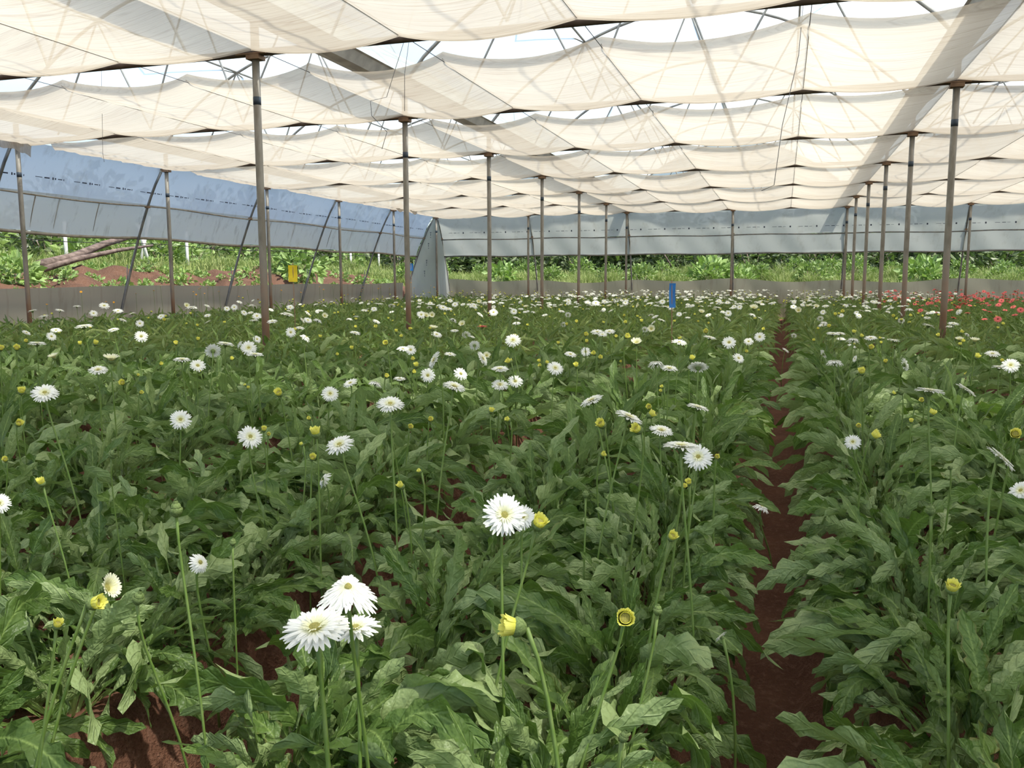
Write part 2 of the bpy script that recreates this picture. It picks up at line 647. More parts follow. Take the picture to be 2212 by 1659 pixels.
# ------------------------------------------------------------------ steel posts
def post(x, y, top, label, group):
    e = empty('steel_post', (x, y, 0))
    tag(e, label, 'post', group)
    lean = R.uniform(-.012, .012)
    MB().tube([(0, 0, .1), (lean * .3, 0, 1.4), (lean, 0, 2.7), (lean * .5, 0, top - .03)], .044, 12).build('pole', M['steel'], e)
    b = MB().box((lean * .5 - .03, 0, top - .02), (.40, .12, .018)).box((lean * .5, 0, top - .06), (.17, .14, .05))
    b.box((lean * .5, .0, top + .16), (.07, .07, .34)).build('cap_bracket', M['rust'], e, smooth=False)
    zb = top - .62 + R.uniform(-.05, .05)
    MB().tube([(lean * .7, 0, zb), (lean * .7, 0, zb + .09)], .0455, 12).build('dark_band', M['dark'], e)
    MB().tube([(0, 0, .0), (0, 0, .16)], [.085, .07], 10).build('concrete_footing', M['concrete'], e)
    return e


rowname = {0: 'post row along the side curtain', 1: 'post row standing among white gerberas', 2: 'post row beside the pink gerberas'}
for ri in (0, 1, 2):
    vis = [y for y in PY[3:]]
    if ri == 2:
        vis = vis[1:]
    if ri == 0:
        vis = PY[4:]
    for k, y in enumerate(vis):
        where = ordw(k) + ' from the camera' if k else 'nearest the camera'
        post(GX[ri], y + .06, HZ - .03, 'rusty grey steel post, %s, in the %s' % (where, rowname[ri]), 'steel posts under the gutters')
for k, (x, nm) in enumerate([(-9.89, 'between corner and first gutter'), (-1.89, 'in the middle of the centre bay'), (6.11, 'behind the pink gerberas')]):
    post(x, YE + .06, HZ - .03, 'thin grey steel post at the end wall, ' + nm, 'end wall posts')


# ------------------------------------------------------------------ gutters, trusses, roof
def arch_z(u):
    """roof curve over one bay, u 0..1"""
    return HZ + .50 + 1.95 * (math.sin(math.pi * u) ** .8)


for gi, x in enumerate(GX):
    P = []
    prof = [(-.23, .16), (-.19, .15), (-.12, 0), (0, -.02), (.12, 0), (.19, .15), (.23, .16)]
    ys = [PY[0] - 1 + k * .5 for k in range(int((YE - PY[0] + 1.6) / .5) + 1)]
    for y in ys:
        P.append([(x + a, y, HZ + .34 + b) for a, b in prof])
    o = MB().grid(P).build('roof_gutter', M['gutter'], smooth=False)
    tag(o, ['galvanised gutter above the side curtain posts', 'galvanised gutter above the post row among white gerberas', 'galvanised gutter above the post row by pink gerberas',
            'galvanised gutter on the far side of the pink bay'][gi], 'gutter')

bayname = ['side curtain bay', 'centre bay', 'pink bay']
for b in range(3):
    x0 = GX[b]
    for k, y in enumerate(PY):
        if k == 0:
            continue
        e = empty('roof_truss', (x0 + 4, y + .08, HZ))
        wh = 'end wall' if k == len(PY) - 1 else ordw(k - 1)
        tag(e, ('grey steel roof truss of the %s, at the end wall' % bayname[b]) if k == len(PY) - 1 else
            'grey steel roof truss of the %s, %s counted from the camera' % (bayname[b], wh), 'roof truss', 'roof trusses')
        pts = [(-4 + 8 * i / 24, 0, arch_z(i / 24) - HZ) for i in range(25)]
        MB().tube(pts, .028, 6, caps=False).build('arch_pipe', M['truss'], e)
        MB().tube([(-4, -.02, -.035), (4, -.02, -.035)], .042, 8, caps=False).build('tie_beam', M['beam'], e)
        for (a, c) in ((.12, .25), (.38, .25), (.38, .5), (.62, .5), (.62, .75), (.88, .75)):
            MB().tube([(-4 + 8 * a, 0, .05), (-4 + 8 * c, 0, arch_z(c) - HZ)], .017, 5, caps=False).build('brace', M['truss'], e)
        if k < len(PY) - 1:
            for s in (-1, 1):
                MB().tube([(s * 2.0, 0, arch_z(.25) - HZ), (s * 2.0 + .6 * s, SP * .5, 2.0), (s * 2.0, SP, arch_z(.25) - HZ)], .014, 5, caps=False).build('purlin_brace', M['truss'], e)
    # ridge and side purlins, one pipe each
    for c, nm in ((.5, 'ridge'), (.25, 'gutter-side'), (.75, 'far-side')):
        o = MB().tube([(x0 + 8 * c, PY[0], arch_z(c) + .03), (x0 + 8 * c, YE, arch_z(c) + .03)], .022, 6).build('roof_purlin', M['truss'])
        tag(o, 'long grey %s purlin pipe under the roof of the %s' % (nm, bayname[b]), 'pipe', 'roof purlins')
    # plastic roof skin
    P = []
    nY = 60
    for j in range(nY + 1):
        y = PY[0] - .5 + (YE - PY[0] + .6) * j / nY
        P.append([(x0 + 8 * i / 28, y, arch_z(i / 28) + .06 - .05 * abs(math.sin(math.pi * (y - Y0) / SP)) * math.sin(math.pi * i / 28)) for i in range(29)])
    o = MB().grid(P).build('roof_%d' % (b + 1), M['roof'])
    tag(o, 'translucent white plastic roof over the %s' % bayname[b], 'roof', kind='structure')
    # gable end film
    P = []
    for j in range(9):
        P.append([(x0 + 8 * i / 28, YE + .14, HZ + .0 + (arch_z(i / 28) - HZ) * j / 8) for i in range(29)])
    o = MB().grid(P).build('wall_end_gable_%d' % (b + 1), M['gable'])
    tag(o, 'blue-grey plastic gable film above the end wall of the %s' % bayname[b], 'wall', kind='structure')


# ------------------------------------------------------------------ shade cloth panels
WIRES = {0: [-13.55, -11.55, -9.60, -7.75, -5.89], 1: [-5.89, -4.05, -2.08, .17, 2.11], 2: [2.11, 4.15, 6.10, 8.10, 10.11]}


def near_gap(b, x, k):
    if b == 0:
        g = .25 + .70 * np.clip((x + 12.5) / 4.5, 0, 1)
    elif b == 1:
        g = .95 - .30 * np.clip((x + 1.5) / 2.0, 0, 1) - .10 * np.clip((x - .5) / 1.6, 0, 1)
    else:
        g = .55 - .15 * math.sin(x * 1.2 + k)
    return (g + .26) * (1 - .03 * max(k - 3, 0))


def cloth_panel(b, k):
    """panel between truss rows k and k+1 of bay b"""
    ya, yb = PY[k], PY[k + 1]
    rr = random.Random(100 * b + k)
    wires = WIRES[b]
    nS, nY = 20, 30
    xs, us = [], []
    for s in range(4):
        for i in range(nS if s < 3 else nS + 1):
            u = i / nS
            xs.append(wires[s] + (wires[s + 1] - wires[s]) * u)
            us.append((s, u))
    sag = [rr.uniform(.13, .19) for _ in range(4)]
    P = []
    ph = [rr.uniform(0, 6) for _ in range(8)]
    for j in range(nY + 1):
        v = j / nY
        row = []
        for x, (s, u) in zip(xs, us):
            g = near_gap(b, x, k)
            c = 4 * u * (1 - u)
            y_near = ya + g + .10 * c + .03 * math.sin(x * 1.7 + ph[0])
            y = y_near + (yb - .02 - .05 * c - y_near) * v
            z = HZ - .01 - sag[s] * c * (.70 + .30 * math.sin(math.pi * v) + .06 * math.sin(5 * v + ph[1]))
            fold = math.sin(y * 7.5 + ph[2] + .8 * math.sin(x * 1.1 + ph[3])) * .6 + math.sin(y * 17 + ph[4] + 1.1 * math.sin(x * .8 + ph[5])) * .3
            z += .016 * fold * c ** .5
            if b == 0 and x < -12.6:
                z -= .10 * (-12.6 - x) / .95 + .02 * math.sin(y * 21)
                x = x + .03 * math.sin(y * 14 + ph[6]) * (-12.6 - x)
            # curl up at both margins
            if v < .04:
                z += .05 * (.04 - v) / .04
            row.append((x, y, z))
        P.append(row)
    # rolled hem on the near side
    e = empty('shade_cloth', ((wires[0] + wires[-1]) / 2, (ya + yb) / 2, HZ))
    off = Vector(e.location)
    P = [[Vector(p) - off for p in row] for row in P]
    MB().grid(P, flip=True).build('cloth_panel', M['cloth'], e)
    H = []
    for dz, dy in ((0, 0), (.035, -.012), (.07, .0), (.085, .03)):
        H.append([Vector((p.x, p.y + dy, p.z + dz)) for p in P[0]])
    MB().grid(H, flip=True).build('rolled_hem', M['cloth'], e)
    H = []
    for dz, dy in ((0, 0), (-.012, .02), (.012, .035), (.03, .02)):
        H.append([Vector((p.x, p.y + dy, p.z + dz)) for p in P[-1]])
    MB().grid(H, flip=True).build('rolled_edge', M['cloth'], e)
    for s in (1, 2, 3):
        i = s * nS
        MB().tube([Vector((P[j][i].x, P[j][i].y, P[j][i].z - .004)) for j in range(0, nY + 1, 5)], .004, 4, caps=False).build('seam', M['hem'], e)
    wh = ordw(k - 1) + ' from the camera' if k > 1 else 'nearest the camera'
    tag(e, 'sagging cream shade cloth panel over the %s, %s' % (bayname[b], wh), 'shade cloth', 'shade cloth panels')
    return e


for b in range(3):
    for k in range(0, len(PY) - 1):
        if k == 0:
            e = cloth_panel(b, 0)
            e['label'] = 'sagging cream shade cloth panel over the %s, directly overhead' % bayname[b]
        else:
            cloth_panel(b, k)

for b in range(3):
    for s, x in enumerate(WIRES[b][:-1] if b < 2 else WIRES[b]):
        o = MB().tube([(x, PY[0], HZ + .012), (x, YE, HZ + .012)], .0045, 5).build('support_wire', M['wire'])
        tag(o, 'thin support wire under the %s cloth, %s from its curtain side' % (bayname[b], ordw(s) if s else 'first'), 'wire', 'shade cloth wires')

# ragged corner of cloth hanging by the first side post
P = []
for j in range(9):
    row = []
    for i in range(13):
        u, v = i / 12, j / 8
        p = at_x(-40 + 103 * u, 285, -13.55)
        row.append((-13.5 + .05 * math.sin(u * 9 + v * 2), p[1], HZ + .02 - v * (.20 + .14 * u + .02 * math.sin(u * 20))))
    P.append(row)
tag(MB().grid(P).build('hanging_cloth', M['cloth']), 'loose corner of cream cloth hanging over the nearest side curtain post', 'cloth')
# rag end in front of the fourth side post
P = []
for j in range(7):
    row = []
    for i in range(11):
        u, v = i / 10, j / 6
        y = 27.2 + 2.2 * u
        row.append((-12.9 + .7 * (1 - u) * 0 + .04 * math.sin(u * 11), y, HZ - .02 - v * (.05 + .22 * abs(math.sin(u * 5.5)))))
    P.append(row)
tag(MB().grid(P).build('hanging_cloth', M['cloth']), 'torn cream cloth edge hanging near the corner of the side curtain', 'cloth')


# ------------------------------------------------------------------ side curtain (curved outward), end curtain
def hoop_off(z):
    t = max(0, 1 - z / (HZ))
    return 1.75 * t ** .75


def sheet_side(name, za, zb, mat, n, y0, y1, amp, label, parent=None):
    P = []
    for j in range(n + 1):
        y = y0 + (y1 - y0) * j / n
        row = []
        for i in range(13):
            z = za + (zb - za) * i / 12
            sw = amp * math.sin(math.pi * i / 12) * (.5 + .5 * math.cos(2 * math.pi * (y - Y0) / SP)) * .6
            row.append((GX[0] - .045 - hoop_off(z) - sw + .01 * math.sin(y * 5 + z * 3), y, z + (.035 * math.sin(y * 1.5) if i == 12 else 0)))
        P.append(row)
    return MB().grid(P, flip=True).build(name, mat, parent)


Z_RAIL, Z_BOT, Z_SK = CZ + 1.72, CZ + .99, CZ - .15
YS0 = 4.7
w_left = sheet_side('wall_side', HZ + .02, Z_RAIL, M['sheet_up'], 120, YS0, YE, .04, '')
tag(w_left, 'upper blue-grey plastic curtain along the open side, with printed dashes', 'wall', kind='structure')
lo = sheet_side('lower_curtain', Z_RAIL + .06, Z_BOT, M['sheet_low'], 120, YS0, YE, .06, '', w_left)
lo['label'] = 'lower grey curtain strip with brown dirt streaks'
# printed dashes on the upper sheet
ink = MB()
y = YS0 + .2
while y < YE - .5:
    z = CZ + 2.05 + .012 * math.sin(y)
    x = GX[0] - .045 - hoop_off(z) + .035
    for (a, l, h) in ((0, .17, .012), (.22, .13, .026), (.42, .035, .05), (.48, .035, .035), (.56, .11, .018), (.70, .02, .035)):
        ink.add([(x, y + a, z - h / 2), (x, y + a + l, z - h / 2), (x + .006, y + a + l, z + h / 2), (x + .006, y + a, z + h / 2)], [(0, 3, 2, 1)])
    y += .98
ink.build('printed_marks', M['ink'], w_left)['label'] = 'dark blue printed dashes'
# rails
def side_rail(z, r, mat, nm, label, extra=.02):
    o = MB().tube([(GX[0] - hoop_off(z) - extra + .012 * math.sin(k * 2.1), YS0 + (YE - YS0) * k / 28, z + .03 * math.sin(k * 1.1)) for k in range(29)], r, 7).build(nm, mat)
    tag(o, label, 'pipe')
    return o


side_rail(Z_RAIL, .018, M['hem'], 'side_rail', 'thin brown rail along the middle of the side curtain', -.02)
side_rail(Z_BOT, .035, M['hem'], 'curtain_roll_pipe', 'dirty roll pipe along the bottom of the side curtain', .05)
side_rail(Z_BOT - .13, .008, M['wire'], 'curtain_wire', 'thin wire just below the side curtain roll pipe', .02)
# skirting along the side
P = []
for j in range(121):
    y = YS0 + (YE - YS0) * j / 120
    P.append([(GX[0] - 1.52 - .1 * (1 - i / 6) + .02 * math.sin(y * 3 + i), y, .2 + (Z_SK + .02 * math.sin(y * .8) - .2) * i / 6) for i in range(7)])
tag(MB().grid(P).build('wall_side_skirt', M['skirt']), 'low brownish plastic skirting along the open side', 'wall', kind='structure')


def hoop(x, y, dx, dy, label, z_lo=.15):
    e = empty('curved_hoop', (x, y, 0))
    pts = []
    for i in range(15):
        z = HZ - .12 - (HZ - .12 - z_lo) * i / 14
        o = hoop_off(z) - .02
        pts.append((dx * o, dy * o, z))
    MB().tube(pts, .03, 8).build('hoop_pipe', M['hoop'], e)
    z = Z_RAIL
    MB().box((dx * hoop_off(z) * .97, dy * hoop_off(z) * .97, z), (.09, .09, .05)).build('clamp', M['rust'], e, smooth=False)
    # thin stay on the lower part
    a, b = Vector(pts[8]), Vector(pts[14])
    MB().tube([a + Vector((dx * .10, dy * .10, .12)), a + Vector((dx * .12, dy * .12, -.2)), b + Vector((-dx * .02, -dy * .02, .2))], .01, 5).build('stay', M['hoop'], e)
    tag(e, label, 'pipe', 'curved hoops')


for k, y in enumerate(PY[3:]):
    hoop(GX[0], y + .0, -1, 0, 'grey curved hoop pipe of the side curtain, %s' % (['off the nearest side post', 'beside the log and earth bank', 'beside the second side post',
         'behind the yellow card trap', 'by the big-leaved shrub', 'by the small blue card', 'at the greenhouse corner'][k]))

# curtain seams hanging on the lower strip
for k, y in enumerate([13.9, 14.5, 15.6, 22.3, 23.6, 25.9, 27.3, 29.5, 31.5]):
    pts = [(GX[0] - hoop_off(z) - .06, y + .08 * (Z_RAIL - z), z) for z in (Z_RAIL, Z_RAIL - .3, Z_BOT + .1)]
    MB().tube(pts, [.014, .010, .006], 5).build('hanging_seam', M['hem'], w_left)

# end curtain
def sheet_end(name, za, zb, mat, x0, x1, parent=None, dirt=0):
    n = 110
    P = []
    for j in range(n + 1):
        x = x0 + (x1 - x0) * j / n
        row = []
        for i in range(11):
            z = za + (zb - za) * i / 10
            row.append((x, YE + .05 + hoop_off(z) + .02 * math.sin(x * 2.2 + z * 2) + .02 * math.sin(x * 5 + z * 4), z + (.03 * math.sin(x * .8) if i == 10 else 0)))
        P.append(row)
    return MB().grid(P).build(name, mat, parent)


w_end = sheet_end('wall_end', HZ + .02, CZ + 1.66, M['end_up'], GX[0], GX[3] + 1)
tag(w_end, 'grey plastic curtain hanging across the far end of the greenhouse', 'wall', kind='structure')
sheet_end('lower_curtain', CZ + 1.65, CZ + .97, M['end_up'], GX[0], GX[3] + 1, w_end)
ink = MB()
x = GX[0] + .4
while x < GX[3]:
    z = CZ + 1.93
    y = YE + .05 + hoop_off(z) - .06
    for (a, l, h) in ((0, .16, .012), (.22, .12, .018), (.38, .10, .010), (.62, .05, .06)):
        ink.add([(x + a, y, z - h / 2), (x + a + l, y, z - h / 2), (x + a + l, y - .004, z + h / 2), (x + a, y - .004, z + h / 2)], [(0, 1, 2, 3)])
    x += .93
ink.build('printed_marks', M['ink'], w_end)['label'] = 'dark printed dashes and dots'


def end_rail(z, r, nm, label, ex=0):
    o = MB().tube([(GX[0] + (GX[3] + 1 - GX[0]) * k / 30, YE + .03 + hoop_off(z) + ex, z + .02 * math.sin(k * 1.3)) for k in range(31)], r, 7).build(nm, M['hoop'])
    tag(o, label, 'pipe')


end_rail(CZ + 1.66, .022, 'end_rail', 'thin rail along the middle of the end curtain', -.04)
end_rail(CZ + .97, .030, 'curtain_roll_pipe', 'dark roll pipe along the bottom of the end curtain')
P = []
for j in range(161):
    x = GX[0] + (GX[3] + 1 - GX[0]) * j / 160
    top = CZ - .02 - .10 * (.5 - .5 * math.cos((x - GX[0]) / 4 * 2 * math.pi)) - .04 * math.sin(x * .6)
    P.append([(x, YE + 1.42 + .10 * (1 - i / 6) + .02 * math.sin(x * 3 + i), .1 + (top - .1) * i / 6) for i in range(7)])
tag(MB().grid(P, flip=True).build('wall_end_skirt', M['skirt']), 'low grey plastic skirting across the far end', 'wall', kind='structure')
for k, x in enumerate([-13.89, -9.89, -5.89, -1.89, 2.11, 6.11]):
    hoop(x, YE + .1, 0, 1, 'grey sloping hoop pipe at the end wall, %s' % ['at the greenhouse corner', 'between corner and first gutter', 'below the gutter among white gerberas',
         'in the middle of the centre bay', 'below the gutter by the path', 'behind the pink gerberas'][k])
# corner closure
P1, P2 = [], []
for i in range(13):
    z = HZ - (HZ - .15) * i / 12
    o = hoop_off(z)
    c = Vector((GX[0] - .03, YE + .10, z))
    a = Vector((GX[0] - .03 - o, YE, z))
    b_ = Vector((GX[0], YE + .08 + o, z))
    P1.append([a.lerp(c, t) for t in (0, .33, .66, 1)])
    P2.append([c.lerp(b_, t) for t in (0, .33, .66, 1)])
cw = MB().grid(P1).grid(P2).build('wall_corner', M['end_up'])
tag(cw, 'triangular grey plastic panel closing the greenhouse corner', 'wall', kind='structure')
ink = MB()
for k, z in enumerate([3.55, 3.1, 2.4, 1.95]):
    xx = GX[0] - .25 - .10 * k
    yy = YE + .02
    for dz, w_, h_ in ((0, .06, .03), (-.09, .02, .10), (-.2, .03, .03)):
        ink.box((xx, yy, z + dz), (w_, .004, h_))
ink.build('printed_marks', M['ink'], cw, smooth=False)

# far side of the pink bay, closing the house where no picture looks
P = []
for j in range(61):
    y = -4 + (YE + 4) * j / 60
    P.append([(GX[3] + .05 + hoop_off(z), y, z) for z in [HZ - (HZ - CZ - 1.0) * i / 8 for i in range(9)]])
tag(MB().grid(P).build('wall_pink_side', M['end_up']), 'grey plastic curtain on the far side of the pink bay', 'wall', kind='structure')

# ------------------------------------------------------------------ gerbera leaves
def leaf_arrays(rr, L, e0, bend, wmax, n, across, lobes=True, petf=.22, curve=0.0, twist=0.0, pw=1.2, kink=None):
    """one arching gerbera leaf, base at the origin, growing towards +x; returns V, Q, lv"""
    us = np.linspace(-1, 1, across)
    x = z = yc = 0.0
    V, A = [], []
    ph1, ph2 = rr.uniform(0, 6), rr.uniform(0, 6)
    und = rr.uniform(.22, .52)
    deep = rr.uniform(.35, .72) if lobes else .08
    pat = [1.0, .80, .45] if n > 16 else [1.0, .68]
    for i in range(n + 1):
        s = i / n
        e = e0 - bend * s ** pw
        if kink is not None:
            q_ = min(1, max(0, (s - kink + .13) / .26))
            e = e0 - bend * (.35 * s + .65 * q_ * q_ * (3 - 2 * q_))
        if i:
            ds = L / n
            x += math.cos(e) * ds
            z += math.sin(e) * ds
            yc += curve * s * ds
        if s < petf:
            hw = .006 + .004 * s / petf
        else:
            b = (s - petf) / (1 - petf)
            hw = wmax * (b ** .75) * ((1 - b) ** .5) * 1.72
            hw = max(hw, .008 * (1 - b))
        tw = twist * s
        roll_c, roll_s = math.cos(tw), math.sin(tw)
        for u in us:
            f = 1.0
            sl = 0.0
            if s > petf and i < n and abs(u) > .9:
                k = (i + (1 if u > 0 else 0)) % len(pat)
                f = 1 - (1 - pat[k]) * (deep * 1.9 * (1 - .55 * (s - petf) / (1 - petf)) + .15)
                f *= rr.uniform(.88, 1.1)
                sl = -.35 * (1 - pat[k]) * hw
            w_ = hw * u * f
            cup = .22 * abs(u) ** 1.5 * hw + und * hw * math.sin(s * 22 + ph1 + (2.1 if u > 0 else 0)) * abs(u) ** 2 * (1 if s > petf else 0)
            cup += .05 * hw * math.sin(s * 50 + ph2) * abs(u)
            ly = w_ * roll_c - cup * roll_s
            lz = w_ * roll_s + cup * roll_c
            V.append((x - math.sin(e) * lz + math.cos(e) * sl, yc + ly, z + math.cos(e) * lz + math.sin(e) * sl))
            A.append((u, s, 0))
    Q = []
    c = across
    for i in range(n):
        for j in range(c - 1):
            a = i * c + j
            Q.append((a, a + c, a + c + 1, a + 1))
    return np.array(V), np.array(Q), np.array(A)


def leaf_params(rr, cls):
    d = math.radians
    if cls == 0:      # young, upright
        return dict(L=rr.uniform(.34, .48), e0=d(rr.uniform(70, 84)), bend=d(rr.uniform(25, 75)), wmax=rr.uniform(.028, .042), petf=rr.uniform(.20, .34))
    if cls == 1:      # arching
        return dict(L=rr.uniform(.42, .56), e0=d(rr.uniform(54, 72)), bend=d(rr.uniform(75, 145)), wmax=rr.uniform(.035, .054), petf=rr.uniform(.18, .30))
    return dict(L=rr.uniform(.40, .54), e0=d(rr.uniform(32, 54)), bend=d(rr.uniform(60, 110)), wmax=rr.uniform(.040, .058), petf=rr.uniform(.14, .24))


lr = random.Random(5)
LEAF = {}
for lod, (n, ac, cnt) in {0: (30, 5, 18), 1: (13, 3, 14)}.items():
    for cls in range(3):
        LEAF[lod, cls] = []
        for i in range(cnt):
            V, Q, A = leaf_arrays(lr, n=n, across=ac, curve=lr.uniform(-.5, .5), twist=lr.choice([-1, 1]) * lr.choice([.4, 1.0, 1.6, 2.6]), pw=lr.uniform(1.0, 1.9), kink=lr.choice([None, None, .45, .6, .7]), **leaf_params(lr, cls))
            LEAF[lod, cls].append(mesh_np('leaf', V, Q, M['leaf'], True, None, {'lv': A}))


def frustum_ok(x, y, z, m=.55):
    px, py, d = proj((x, y, z))
    if d < .4:
        return False
    mm = m * F / d
    return -mm < px < 2212 + mm and py < 1659 + mm * 1.2


plants, aside = [], []
pr_ = random.Random(21)
for fi in range(len(FUR) - 1):
    a, b = FUR[fi], FUR[fi + 1]
    c = (a + b) / 2
    wd = (b - a)
    for side in (-1, 1):
        xr = c + side * wd * .205
        y = .55 + pr_.uniform(0, .2)
        while y < 33.6:
            x = xr + pr_.uniform(-.035, .035)
            yy = y + pr_.uniform(-.05, .05)
            y += .27 if y < 7 else .33
            if x > 10.2 or x < -14.3:
                continue
            if not frustum_ok(x, yy, .75):
                if frustum_ok(x, yy, .75, 3.2) and yy > 1.2:
                    aside.append((proj((x, yy, .8))[2], x, yy, fi, side))
                continue
            d = proj((x, yy, .8))[2]
            plants.append((d, x, yy, fi, side))
plants.sort()
BEDN = {}
i0 = FUR.index(0.0)
for fi in range(len(FUR) - 1):
    if fi < i0:
        BEDN[fi] = '%s bed on the side-curtain side of the path' % (ORD[i0 - 1 - fi] if i0 - 1 - fi else 'first')
    else:
        BEDN[fi] = '%s bed on the pink side of the path' % (ORD[fi - i0] if fi - i0 else 'first')
NPL = 300
near, far = plants[:NPL], plants[NPL:] + aside
rows_ = {}
for p in near:
    rows_.setdefault((p[3], p[4]), []).append(p)
lab = {}
for key, ps in rows_.items():
    ps.sort(key=lambda p: p[2])
    for i, p in enumerate(ps):
        toward = (key[1] == 1) == (key[0] < i0)
        lab[p] = 'gerbera plant, %s in %s row of %s' % (ordw(i) if i else 'first', 'inner' if toward else 'outer', BEDN[key[0]])


def add_plant(p):
    d, x, y, fi, side = p
    rr = random.Random(int(x * 1000) * 7 + int(y * 1000))
    e = empty('gerbera_plant', (x, y, float(bed_h(y)) - .02))
    tag(e, lab[p], 'plant', 'individually standing gerbera plants')
    lod = 0 if d < 4.2 else 1
    n = 34 if d < 4.2 else (25 if d < 6.5 else 20)
    gap = abs(x - min(FUR, key=lambda f: abs(f - x)))
    fx = min(FUR, key=lambda f: abs(f - x))
    wide = abs(fx + 1.36) < .01 and y < 3.6 and x > fx
    path = fx == 0.0
    a0 = rr.uniform(0, 6.28)
    base = rr.uniform(.88, 1.1)
    for i in range(n):
        t = i / n
        cls = 0 if t < .26 else (1 if t < .68 else 2)
        az = a0 + i * 2.399 + rr.uniform(-.25, .25)
        if wide and cls > 0:
            # leaves lean off the trodden path
            if math.cos(az) * (fx - x) > 0 and abs(math.cos(az)) > .5 and rr.random() < .30:
                az += math.pi
        o = bpy.data.objects.new('leaf', rr.choice(LEAF[lod, cls]))
        o.parent = e
        r0 = .02 + .035 * t
        s = base * rr.uniform(.78, 1.22) * (.97 if d < 4.2 else .90)
        if wide and cls > 0 and math.cos(az) * (fx - x) > 0:
            s *= .90
        if path and math.cos(az) * (fx - x) > 0:
            s = min(s, max(.5, (gap - rr.uniform(.05, .11)) / (.38 * abs(math.cos(az)) + .01)))
        o.location = (math.cos(az) * r0, math.sin(az) * r0, 0)
        o.rotation_euler = (rr.uniform(-.45, .45), rr.uniform(-.28, .22), az)
        o.scale = (s, s, s * rr.uniform(.9, 1.08) * (1 if d < 4.2 else 1.12))
        COL.objects.link(o)


for p in near:
    add_plant(p)

# the other plants, past three hundred, as one mass
def plant_variant(rr, n):
    Vs, Qs, As = [], [], []
    o = 0
    a0 = rr.uniform(0, 6)
    for i in range(n):
        t = i / n
        cls = 0 if t < .3 else (1 if t < .75 else 2)
        pp = leaf_params(rr, cls)
        pp['wmax'] *= .70
        V, Q, A = leaf_arrays(rr, n=6, across=3, curve=rr.uniform(-.6, .6), twist=rr.uniform(-2.2, 2.2), kink=rr.choice([None, .5, .65]), **pp)
        az = a0 + i * 2.399
        c, s = math.cos(az), math.sin(az)
        r0 = .03 + .03 * t
        W = np.stack([V[:, 0] * c - V[:, 1] * s + c * r0, V[:, 0] * s + V[:, 1] * c + s * r0, V[:, 2]], -1)
        A[:, 2] = rr.random()
        Vs.append(W)
        Qs.append(Q + o)
        As.append(A)
        o += len(V)
    return np.concatenate(Vs), np.concatenate(Qs), np.concatenate(As)


vr = random.Random(77)
VAR = [plant_variant(vr, 17) for _ in range(10)]
Vs, Qs, As, o = [], [], [], 0
for (d, x, y, fi, side) in far:
    V, Q, A = VAR[vr.randrange(10)]
    a = vr.uniform(0, 6.28)
    s = vr.uniform(.90, 1.12)
    if min(abs(x - .6), abs(x + .6)) < .35 and abs(x) < .6:
        s *= .86
        x += .04 if x > 0 else -.04
    c, sn = math.cos(a) * s, math.sin(a) * s
    Vs.append(np.stack([V[:, 0] * c - V[:, 1] * sn + x, V[:, 0] * sn + V[:, 1] * c + y, V[:, 2] * s * 1.12 + float(bed_h(y)) - .02], -1))
    A = A.copy()
    A[:, 2] = (A[:, 2] + vr.random()) % 1
    Qs.append(Q + o)
    As.append(A)
    o += len(V)
fo = link('gerbera_foliage', mesh_np('gerbera_foliage', np.concatenate(Vs), np.concatenate(Qs), M['leaf_mass'], True, None, {'lv': np.concatenate(As)}))
tag(fo, 'dense green gerbera foliage filling the more distant beds', 'foliage', kind='stuff')


# ------------------------------------------------------------------ gerbera flowers
def petal(mb, ang, r0, r1, wd, rise, droop, rr, m=0, nseg=4, z0=0.0, tone=(0, 1)):
    """one strap-shaped petal"""
    c, s = math.cos(ang), math.sin(ang)
    P, A = [], []
    ws = [.45, .85, 1.0, .92, .35] if nseg == 4 else [.55, 1.0, .5]
    n = len(ws)
    tip = rr.uniform(.93, 1.05)
    k = rr.uniform(-.10, .10)
    for i, w_ in enumerate(ws):
        t = i / (n - 1)
        r = r0 + (r1 * tip - r0) * t
        z = z0 + rise * math.sin(t * math.pi * .5) - droop * t * t
        row = []
        for u in ((-1, 0, 1) if nseg == 4 else (-1, 1)):
            y = u * wd * w_ / 2 + k * (r - r0)
            zz = z + (.0009 if u else -.0006)
            row.append((r * c - y * s, r * s + y * c, zz))
            A.append((u, tone[0] + (tone[1] - tone[0]) * min(1, t * 2.2), 0))
        P.append(row)
    V = [p for row in P for p in row]
    nc = len(P[0])
    Q = []
    for i in range(n - 1):
        for j in range(nc - 1):
            a = i * nc + j
            Q.append((a, a + nc, a + nc + 1, a + 1))
    mb.add(V, Q, m, A)


def dome(mb, r, h, z0, m, n=14, rings=4):
    P = []
    for i in range(rings + 1):
        a = math.pi / 2 * i / rings
        P.append([(r * math.cos(a) * math.cos(2 * math.pi * k / n) + 0, r * math.cos(a) * math.sin(2 * math.pi * k / n), z0 + h * math.sin(a)) for k in range(n)])
    mb.grid(P, m, closed=True)


def cup(mb, r, h, m, n=14):
    prof = [(.10, -1), (.45, -.92), (.85, -.55), (1.0, -.1), (.8, .12)]
    P = [[(r * a * math.cos(2 * math.pi * k / n), r * a * math.sin(2 * math.pi * k / n), h * b) for k in range(n)] for a, b in prof]
    mb.grid(P, m, closed=True)


